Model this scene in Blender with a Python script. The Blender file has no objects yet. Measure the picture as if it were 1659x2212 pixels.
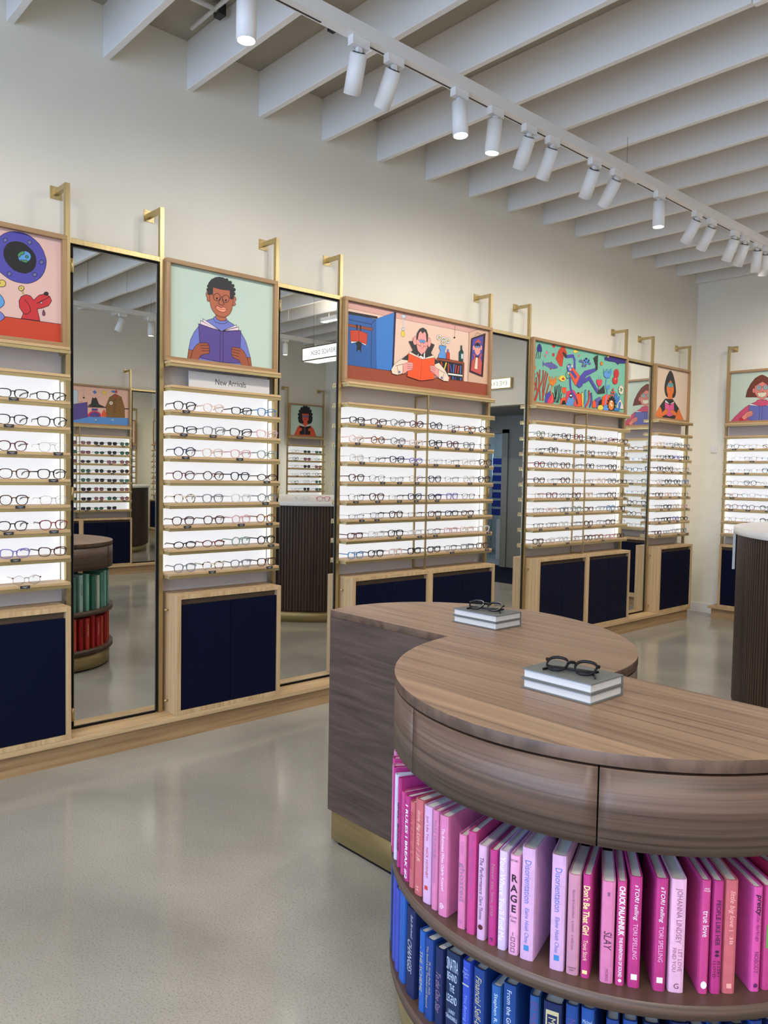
import bpy, bmesh, math, random
from mathutils import Vector, Matrix
random.seed(7)
S = bpy.context.scene
COLL = S.collection
PI = math.pi

# ------------------------------------------------------------------ camera, world, sun-free interior lights, exposure
cam_d = bpy.data.cameras.new('camera'); cam = bpy.data.objects.new('camera', cam_d); COLL.objects.link(cam)
yaw, pitch, roll = math.radians(-47.5542), math.radians(-2.79796), math.radians(1.0136)
fw = Vector((math.sin(yaw)*math.cos(pitch), math.cos(yaw)*math.cos(pitch), math.sin(pitch)))
r0 = Vector((math.cos(yaw), -math.sin(yaw), 0)); u0 = r0.cross(fw)
rt = r0*math.cos(roll)+u0*math.sin(roll); up = u0*math.cos(roll)-r0*math.sin(roll)
cam.matrix_world = Matrix(((rt.x, up.x, -fw.x, 0), (rt.y, up.y, -fw.y, 0), (rt.z, up.z, -fw.z, 1.5), (0, 0, 0, 1)))
cam_d.sensor_fit = 'VERTICAL'; cam_d.sensor_height = 36.0; cam_d.lens = 36.0*1683.08/2212; cam_d.clip_start = 0.02
S.camera = cam
S.view_settings.view_transform = 'Standard'; S.view_settings.look = 'None'
S.view_settings.exposure = 0.1; S.view_settings.gamma = 1.0; S.view_settings.use_curve_mapping = False
W = bpy.data.worlds.new('world'); S.world = W; W.use_nodes = True
W.node_tree.nodes['Background'].inputs[0].default_value = (0.55, 0.72, 1.0, 1)
W.node_tree.nodes['Background'].inputs[1].default_value = 0.6
SPOT_W = 19.0          # each track lamp
PEND_W = 76.0          # each linear pendant, shared between up and down light
WINDOW_W = 290.0       # daylight through the storefront behind the camera
PANEL_E = 0.70         # lit shelf backs
wl = bpy.data.lights.new('storefront_daylight', 'AREA'); wl.shape = 'RECTANGLE'; wl.size = 6.6; wl.size_y = 3.0
wl.energy = WINDOW_W; wl.color = (0.47, 0.66, 1.0)
wo = bpy.data.objects.new('storefront_daylight', wl); COLL.objects.link(wo); wo.location = (-0.65, -3.30, 1.75); wo.rotation_euler = (PI/2, 0, 0)
try:
    S.cycles.use_denoising = True
    S.cycles.transparent_max_bounces = 40
    S.cycles.max_bounces = 10; S.cycles.diffuse_bounces = 4; S.cycles.glossy_bounces = 5
    S.cycles.sample_clamp_indirect = 6.0
except Exception:
    pass

# ------------------------------------------------------------------ materials
def lin(c):
    return tuple((v/255/12.92 if v/255 <= .04045 else ((v/255+.055)/1.055)**2.4) for v in c)
MATS = {}
def mat(name, base=(.5, .5, .5), rough=.5, metal=0.0, emit=None, es=1.0, spec=.5, coat=0.0):
    m = bpy.data.materials.new(name); m.use_nodes = True
    b = m.node_tree.nodes['Principled BSDF']
    b.inputs['Base Color'].default_value = (*base, 1); b.inputs['Roughness'].default_value = rough
    b.inputs['Metallic'].default_value = metal; b.inputs['Specular IOR Level'].default_value = spec
    b.inputs['Coat Weight'].default_value = coat
    if emit:
        b.inputs['Emission Color'].default_value = (*emit, 1); b.inputs['Emission Strength'].default_value = es
    MATS[name] = m
    return m
def noisy(name, c1, c2, scale, rough=.5, detail=4, lo=.35, hi=.65, metal=0.0, spec=.5, bump=0.0, dist=0.0, fine=None, rvar=0.0, coat=0.0):
    """procedural colour from stretched object-space noise (scale is a vector: small along the grain)"""
    m = mat(name, c1, rough, metal, spec=spec, coat=coat); nt = m.node_tree; N = nt.nodes; L = nt.links
    b = N['Principled BSDF']; tc = N.new('ShaderNodeTexCoord'); mp = N.new('ShaderNodeMapping'); mp.inputs['Scale'].default_value = scale
    nz = N.new('ShaderNodeTexNoise'); nz.inputs['Scale'].default_value = 1.0; nz.inputs['Detail'].default_value = detail; nz.inputs['Distortion'].default_value = dist
    rp = N.new('ShaderNodeValToRGB'); rp.color_ramp.elements[0].position = lo; rp.color_ramp.elements[1].position = hi
    rp.color_ramp.elements[0].color = (*c2, 1); rp.color_ramp.elements[1].color = (*c1, 1)
    L.new(tc.outputs['Object'], mp.inputs['Vector']); L.new(mp.outputs['Vector'], nz.inputs['Vector']); L.new(nz.outputs['Fac'], rp.inputs['Fac'])
    out = rp.outputs['Color']
    if fine:
        c3, amt, k = fine
        mp2 = N.new('ShaderNodeMapping'); mp2.inputs['Scale'].default_value = tuple(v*k for v in scale)
        n2 = N.new('ShaderNodeTexNoise'); n2.inputs['Scale'].default_value = 1.0; n2.inputs['Detail'].default_value = 2
        r2 = N.new('ShaderNodeValToRGB'); r2.color_ramp.elements[0].position = .5; r2.color_ramp.elements[1].position = .72
        r2.color_ramp.elements[0].color = (0, 0, 0, 1); r2.color_ramp.elements[1].color = (amt, amt, amt, 1)
        mx = N.new('ShaderNodeMix'); mx.data_type = 'RGBA'; mx.inputs[7].default_value = (*c3, 1)
        L.new(tc.outputs['Object'], mp2.inputs['Vector']); L.new(mp2.outputs['Vector'], n2.inputs['Vector']); L.new(n2.outputs['Fac'], r2.inputs['Fac'])
        L.new(r2.outputs['Color'], mx.inputs[0]); L.new(out, mx.inputs[6]); out = mx.outputs[2]
    L.new(out, b.inputs['Base Color'])
    if rvar:
        mr = N.new('ShaderNodeMapRange'); mr.inputs['To Min'].default_value = rough-rvar; mr.inputs['To Max'].default_value = rough+rvar
        L.new(nz.outputs['Fac'], mr.inputs['Value']); L.new(mr.outputs['Result'], b.inputs['Roughness'])
    if bump:
        bp = N.new('ShaderNodeBump'); bp.inputs['Strength'].default_value = bump; bp.inputs['Distance'].default_value = .002
        L.new(nz.outputs['Fac'], bp.inputs['Height']); L.new(bp.outputs['Normal'], b.inputs['Normal'])
    return m
paint = noisy('wall_paint', lin((231, 225, 211)), lin((227, 220, 205)), (1.3, 1.3, 1.3), .7, spec=.3)
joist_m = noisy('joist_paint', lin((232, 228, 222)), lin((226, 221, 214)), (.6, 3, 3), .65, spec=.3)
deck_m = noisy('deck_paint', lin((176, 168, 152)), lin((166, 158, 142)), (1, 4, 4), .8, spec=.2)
white_p = mat('white_trim', lin((226, 224, 220)), .5)
OAK1, OAK2, OAK3 = lin((202, 173, 132)), lin((182, 150, 109)), lin((154, 121, 82))
def oak(n, sc): return noisy(n, OAK1, OAK2, sc, .42, detail=5, fine=(OAK3, .55, 2.3))
oak_x = oak('oak_grain_x', (1.2, 34, 34)); oak_y = oak('oak_grain_y', (34, 1.2, 34)); oak_z = oak('oak_grain_z', (34, 34, 1.2))
fr_x = noisy('frame_oak_x', lin((166, 132, 94)), lin((148, 114, 78)), (1.2, 34, 34), .45, detail=5, fine=(lin((126, 90, 56)), .55, 2.3)); fr_z = noisy('frame_oak_z', lin((166, 132, 94)), lin((148, 114, 78)), (34, 34, 1.2), .45, detail=5, fine=(lin((126, 90, 56)), .55, 2.3))
shelf_oak = noisy('shelf_oak', lin((200, 168, 124)), lin((180, 148, 106)), (1.2, 34, 34), .42, detail=5, fine=(lin((146, 112, 76)), .5, 2.3))
shaded_x = noisy('shaded_oak_x', lin((176, 143, 103)), lin((154, 122, 84)), (1.2, 34, 34), .45, detail=5, fine=(lin((122, 92, 60)), .55, 2.3)); shaded_y = noisy('shaded_oak_y', lin((176, 143, 103)), lin((154, 122, 84)), (34, 1.2, 34), .45, detail=5, fine=(lin((122, 92, 60)), .55, 2.3))  # darker copy of the oak; the riser's shade is put into its colour
WAL1, WAL2, WAL3 = lin((168, 136, 108)), lin((122, 94, 73)), lin((84, 60, 46))
def walnut(n, sc, d=0.0, a=WAL1, b=WAL2, c=WAL3, f=.9, r=.34): return noisy(n, a, b, sc, r, detail=7, lo=.36, hi=.64, dist=d, fine=(c, f, 2.1))
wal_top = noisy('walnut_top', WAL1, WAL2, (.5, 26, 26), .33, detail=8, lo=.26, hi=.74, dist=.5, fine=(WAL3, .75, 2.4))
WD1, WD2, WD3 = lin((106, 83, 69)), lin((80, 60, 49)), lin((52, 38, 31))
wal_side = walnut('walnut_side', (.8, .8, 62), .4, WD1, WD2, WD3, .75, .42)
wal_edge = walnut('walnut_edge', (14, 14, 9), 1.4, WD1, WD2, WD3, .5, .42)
wal_panel = walnut('walnut_panel', (1.5, 1.5, 22), 2.6, lin((88, 69, 61)), lin((70, 53, 47)), lin((48, 35, 31)), .7, .45)
wal_dark = noisy('fluted_walnut', lin((74, 56, 45)), lin((54, 40, 32)), (30, 30, 1.5), .5)
brass = noisy('brushed_brass', lin((198, 180, 136)), lin((184, 164, 120)), (60, 60, 3), .42, metal=1.0)
brass_d = noisy('dull_brass', lin((200, 184, 138)), lin((188, 170, 126)), (3, 3, 40), .46, metal=1.0)
navy = mat('navy_laminate', lin((6, 12, 36)), .5, spec=.12)
navy_in = mat('cabinet_inside', lin((96, 76, 56)), .7)
panel_grey = mat('backboard_grey', lin((196, 190, 186)), .6)
panel_lit = mat('lit_panel', (.5, .5, .5), .6, emit=(.93, .955, 1.0), es=PANEL_E)
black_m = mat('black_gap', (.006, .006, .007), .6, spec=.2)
post_glow_m = mat('post_glow', (.9, .9, .9), .6, emit=(1.0, .93, .74), es=.85)  # glowing strips added in place of light on the inner post faces
tag_m = mat('tag_black', lin((44, 44, 50)), .45)
tag_w = mat('tag_print', lin((190, 190, 186)), .6)
chrome = mat('polished_steel', (.72, .72, .72), .12, 1.0); dark_steel = mat('dark_steel', (.10, .10, .095), .3, .8)
mirror_m = mat('mirror_silver', (.80, .815, .79), .0, 1.0)
sign_w = mat('sign_white', lin((200, 199, 198)), .5)
letter = mat('letter_black', lin((38, 38, 40)), .6)
lamp_w = mat('lamp_white', lin((232, 230, 228)), .45)
lamp_k = mat('lamp_black', lin((30, 30, 30)), .5)
glow = mat('lamp_glow', (1, 1, 1), .5, emit=(1.0, .97, .90), es=22.0)
glow_soft = mat('sign_glow', (1, 1, 1), .5, emit=(1.0, .99, .95), es=1.1)
desk_white = mat('quartz_white', lin((226, 223, 220)), .25)
paper = noisy('page_edges', lin((238, 234, 228)), lin((220, 214, 206)), (3, 3, 400), .75)
grey_cloth = mat('grey_cloth', lin((106, 108, 106)), .75)
wire_m = mat('wire', lin((120, 116, 108)), .5, .6)
carpet = noisy('navy_carpet', lin((30, 36, 58)), lin((20, 25, 44)), (60, 60, 60), .95, spec=.1)
hall_p = mat('hall_paint', lin((150, 152, 150)), .7)
bin_m = mat('bin_blue', lin((30, 52, 150)), .4)
cool = mat('store_room_glow', (1, 1, 1), .5, emit=(.42, .68, 1.0), es=1.3)
# floor: polished concrete with speckle
floor_m = noisy('polished_concrete', lin((168, 163, 152)), lin((138, 134, 125)), (1.1, 1.1, 1.1), .135, detail=9, lo=.3, hi=.7, dist=.6, fine=(lin((98, 96, 90)), .5, 150), rvar=.05, spec=.55)
# eyeglass frames take their colour from the object, so copies can share one mesh
def objcolor(name, tort, rough, metal):
    m = mat(name, (.1, .1, .1), rough, metal); nt = m.node_tree; N = nt.nodes; L = nt.links; b = N['Principled BSDF']
    oi = N.new('ShaderNodeObjectInfo'); out = oi.outputs['Color']
    if tort:
        tc = N.new('ShaderNodeTexCoord'); nz = N.new('ShaderNodeTexNoise'); nz.inputs['Scale'].default_value = 90; nz.inputs['Detail'].default_value = 1
        rp = N.new('ShaderNodeValToRGB'); rp.color_ramp.elements[0].position = .44; rp.color_ramp.elements[1].position = .56
        mx = N.new('ShaderNodeMix'); mx.data_type = 'RGBA'; mx.inputs[6].default_value = (.018, .010, .008, 1)
        L.new(tc.outputs['Object'], nz.inputs['Vector']); L.new(nz.outputs['Fac'], rp.inputs['Fac']); L.new(rp.outputs['Color'], mx.inputs[0])
        L.new(out, mx.inputs[7]); out = mx.outputs[2]
    L.new(out, b.inputs['Base Color'])
    return m
fr_plain = objcolor('frame_acetate', False, .22, 0); fr_tort = objcolor('frame_tortoise', True, .22, 0); fr_metal = objcolor('frame_metal', False, .3, .85)
def lens_mat(name, tint, trans):
    m = bpy.data.materials.new(name); m.use_nodes = True; nt = m.node_tree; N = nt.nodes; L = nt.links
    for n in list(N): N.remove(n)
    o = N.new('ShaderNodeOutputMaterial'); t = N.new('ShaderNodeBsdfTransparent'); t.inputs[0].default_value = (*tint, 1)
    g = N.new('ShaderNodeBsdfGlossy'); g.inputs['Roughness'].default_value = .02; g.inputs[0].default_value = (.9, .92, .95, 1)
    lw = N.new('ShaderNodeLayerWeight'); lw.inputs[0].default_value = .5; fz = N.new('ShaderNodeMath'); fz.operation = 'POWER'; fz.inputs[1].default_value = 4.0; L.new(lw.outputs['Facing'], fz.inputs[0])
    ml = N.new('ShaderNodeMath'); ml.operation = 'MULTIPLY_ADD'; ml.inputs[1].default_value = .45; ml.inputs[2].default_value = .035
    mx = N.new('ShaderNodeMixShader'); L.new(fz.outputs[0], ml.inputs[0]); L.new(ml.outputs[0], mx.inputs[0]); L.new(t.outputs[0], mx.inputs[1]); L.new(g.outputs[0], mx.inputs[2])
    L.new(mx.outputs[0], o.inputs[0]); MATS[name] = m
    return m
lens_m = lens_mat('clear_lens', (.985, .99, .99), 1); sun_m = lens_mat('smoke_lens', (.22, .22, .235), 1)
sun_r = lens_mat('rose_lens', (.55, .36, .38), 1); sun_g = lens_mat('green_lens', (.25, .40, .34), 1)
glass_pane = lens_mat('window_glass', (.97, .985, .99), 1)

# ------------------------------------------------------------------ mesh helpers
class MB:
    """collects boxes, prisms, tubes into ONE mesh"""
    def __init__(s): s.v = []; s.f = []; s.m = []; s.sm = []
    def quadbox(s, P, mi=0):
        b = len(s.v); s.v += [tuple(p) for p in P]
        for q in ((0, 3, 2, 1), (4, 5, 6, 7), (0, 1, 5, 4), (1, 2, 6, 5), (2, 3, 7, 6), (3, 0, 4, 7)):
            s.f.append(tuple(b+i for i in q)); s.m.append(mi); s.sm.append(False)
    def box(s, x0, x1, y0, y1, z0, z1, mi=0):
        s.quadbox([(x0, y0, z0), (x1, y0, z0), (x1, y1, z0), (x0, y1, z0), (x0, y0, z1), (x1, y0, z1), (x1, y1, z1), (x0, y1, z1)], mi)
        return s
    def prism(s, pts, z0, z1, mi=0, mside=None, smooth=False):
        n = len(pts); b = len(s.v)
        s.v += [(p[0], p[1], z0) for p in pts]+[(p[0], p[1], z1) for p in pts]
        s.f.append(tuple(b+i for i in reversed(range(n)))); s.m.append(mi); s.sm.append(False)
        s.f.append(tuple(b+n+i for i in range(n))); s.m.append(mi); s.sm.append(False)
        for i in range(n):
            j = (i+1) % n; s.f.append((b+i, b+j, b+n+j, b+n+i)); s.m.append(mi if mside is None else mside); s.sm.append(smooth)
        return s
    def band(s, outer, inner, z0, z1, mi=0):
        """open curved wall between two polylines"""
        n = len(outer); b = len(s.v)
        for z in (z0, z1):
            s.v += [(p[0], p[1], z) for p in outer]+[(p[0], p[1], z) for p in inner]
        o0, i0, o1, i1 = b, b+n, b+2*n, b+3*n
        def q(a, c, d, e, sm=False): s.f.append((a, c, d, e)); s.m.append(mi); s.sm.append(sm)
        for i in range(n-1):
            q(o0+i, o0+i+1, o1+i+1, o1+i, True); q(i0+i+1, i0+i, i1+i, i1+i+1, True)
            q(o1+i, o1+i+1, i1+i+1, i1+i); q(o0+i+1, o0+i, i0+i, i0+i+1)
        q(o0, o1, i1, i0); q(o0+n-1, i0+n-1, i1+n-1, o1+n-1)
        return s
    def tube(s, path, r, n=8, mi=0, closed=False, rect=None, smooth=True):
        P = [Vector(p) for p in path]; b = len(s.v); k = len(P)
        for i, p in enumerate(P):
            a = P[i-1] if (i or closed) else P[i]; c = P[(i+1) % k] if (i < k-1 or closed) else P[i]
            t = (c-a).normalized(); up_ = Vector((0, 0, 1)) if abs(t.z) < .9 else Vector((0, 1, 0))
            e1 = t.cross(up_).normalized(); e2 = e1.cross(t)
            if rect:
                for (u, w) in ((-1, -1), (1, -1), (1, 1), (-1, 1)): s.v.append(tuple(p+e1*u*rect[0]+e2*w*rect[1]))
            else:
                for j in range(n): s.v.append(tuple(p+e1*r*math.cos(2*PI*j/n)+e2*r*math.sin(2*PI*j/n)))
        if rect: n = 4; smooth = False
        for i in range(k if closed else k-1):
            i2 = (i+1) % k
            for j in range(n):
                j2 = (j+1) % n; s.f.append((b+i*n+j, b+i*n+j2, b+i2*n+j2, b+i2*n+j)); s.m.append(mi); s.sm.append(smooth)
        if not closed:
            s.f.append(tuple(b+j for j in reversed(range(n)))); s.m.append(mi); s.sm.append(False)
            s.f.append(tuple(b+(k-1)*n+j for j in range(n))); s.m.append(mi); s.sm.append(False)
        return s
    def lathe(s, prof, n=24, mi=0, c=(0, 0), smooth=True):
        """prof: list of (r,z) around the z axis"""
        b = len(s.v); k = len(prof)
        for r, z in prof:
            for j in range(n): s.v.append((c[0]+r*math.cos(2*PI*j/n), c[1]+r*math.sin(2*PI*j/n), z))
        for i in range(k-1):
            for j in range(n):
                j2 = (j+1) % n; s.f.append((b+i*n+j, b+i*n+j2, b+(i+1)*n+j2, b+(i+1)*n+j)); s.m.append(mi); s.sm.append(smooth)
        s.f.append(tuple(b+j for j in reversed(range(n)))); s.m.append(mi); s.sm.append(False)
        s.f.append(tuple(b+(k-1)*n+j for j in range(n))); s.m.append(mi); s.sm.append(False)
        return s
    def mesh(s, name, mats):
        me = bpy.data.meshes.new(name); me.from_pydata(s.v, [], s.f)
        for m in (mats if isinstance(mats, (list, tuple)) else [mats]): me.materials.append(m)
        me.polygons.foreach_set('material_index', s.m); me.polygons.foreach_set('use_smooth', s.sm); me.update()
        bm = bmesh.new(); bm.from_mesh(me); bmesh.ops.recalc_face_normals(bm, faces=bm.faces); bm.to_mesh(me); bm.free()
        return me
    def build(s, name, mats, parent=None, bevel=0.0):
        o = bpy.data.objects.new(name, s.mesh(name, mats)); COLL.objects.link(o)
        if parent: o.parent = parent
        if bevel:
            md = o.modifiers.new('bevel', 'BEVEL'); md.width = bevel; md.segments = 2; md.limit_method = 'ANGLE'; md.angle_limit = .6
        return o
def tag(o, label=None, cat=None, group=None, kind=None):
    if label: o['label'] = label
    if cat: o['category'] = cat
    if group: o['group'] = group
    if kind: o['kind'] = kind
    return o
def thing(name, label, cat, loc=(0, 0, 0), rz=0.0, group=None):
    o = bpy.data.objects.new(name, None); COLL.objects.link(o); o.location = loc; o.rotation_euler = (0, 0, rz); o.empty_display_size = .05
    return tag(o, label, cat, group)
def struct(o): o['kind'] = 'structure'; return o
def link(name, me, parent=None):
    o = bpy.data.objects.new(name, me); COLL.objects.link(o)
    if parent: o.parent = parent
    return o
TEXTS = []
def text(body, parent, mat_, origin, ax, ay, length, height, name='title', shear=0.0, bold=0.0, back=None):
    """lettering fitted into a length x height box, centred on origin; ax baseline direction, ay letter-up direction"""
    cu = bpy.data.curves.new(name, 'FONT'); cu.body = body; cu.align_x = 'CENTER'; cu.align_y = 'CENTER'; cu.shear = shear; cu.offset = bold; cu.resolution_u = 2
    o = bpy.data.objects.new('tmp_text', cu); COLL.objects.link(o)
    TEXTS.append((o, name, parent, mat_, Vector(origin), Vector(ax), Vector(ay), length, height))
def finish_texts():
    bpy.context.view_layer.update(); dg = bpy.context.evaluated_depsgraph_get(); res = []
    for o, name, parent, mat_, org, ax, ay, ln, ht in TEXTS:
        me = bpy.data.meshes.new_from_object(o.evaluated_get(dg)); res.append(me)
    for (o, name, parent, mat_, org, ax, ay, ln, ht), me in zip(TEXTS, res):
        xs = [v.co.x for v in me.vertices]; ys = [v.co.y for v in me.vertices]
        if not xs: continue
        x0, x1, y0, y1 = min(xs), max(xs), min(ys), max(ys); az = ax.cross(ay)
        for v in me.vertices:
            u = ((v.co.x-x0)/(x1-x0)-.5)*ln; w = ((v.co.y-y0)/(y1-y0)-.5)*ht
            v.co = org+ax*u+ay*w+az*.0004
        me.materials.clear(); me.materials.append(mat_); me.update()
        c = bpy.data.objects.new(name, me); COLL.objects.link(c); c.parent = parent
    for t in TEXTS:
        cu = t[0].data; bpy.data.objects.remove(t[0]); bpy.data.curves.remove(cu)
INKS=[(45,30,40),(118,180,188),(66,128,205),(98,155,222),(52,100,168),(232,192,182),(240,190,170),(188,72,56),(190,110,80),(170,92,64),(56,56,58),(205,92,86),(220,90,90),(244,222,200),(205,55,60),(226,66,92),(250,92,48),(200,215,228),(98,80,152),(150,172,174),(118,62,46),(236,100,160),(208,84,116),(85,80,172),(60,52,128),(36,36,40),(80,150,95),(240,215,80),(232,60,100),(140,75,110),(204,224,208),(200,214,196),(38,40,80),(150,145,100),(140,100,50),(232,132,48),(248,225,232),(240,204,184),(122,132,208),(110,112,180),(28,72,68),(246,165,158),(58,26,46),(205,72,48),(224,172,160),(232,120,140),(228,134,122),(150,75,52),(255,160,125),(240,150,130),(236,210,186),(95,160,220),(105,115,165),(225,200,100),(226,184,158),(242,128,66),(126,192,168),(240,95,60),(240,234,205),(158,78,52),(104,100,170),(245,242,236)]
INK_LINE=0
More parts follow.
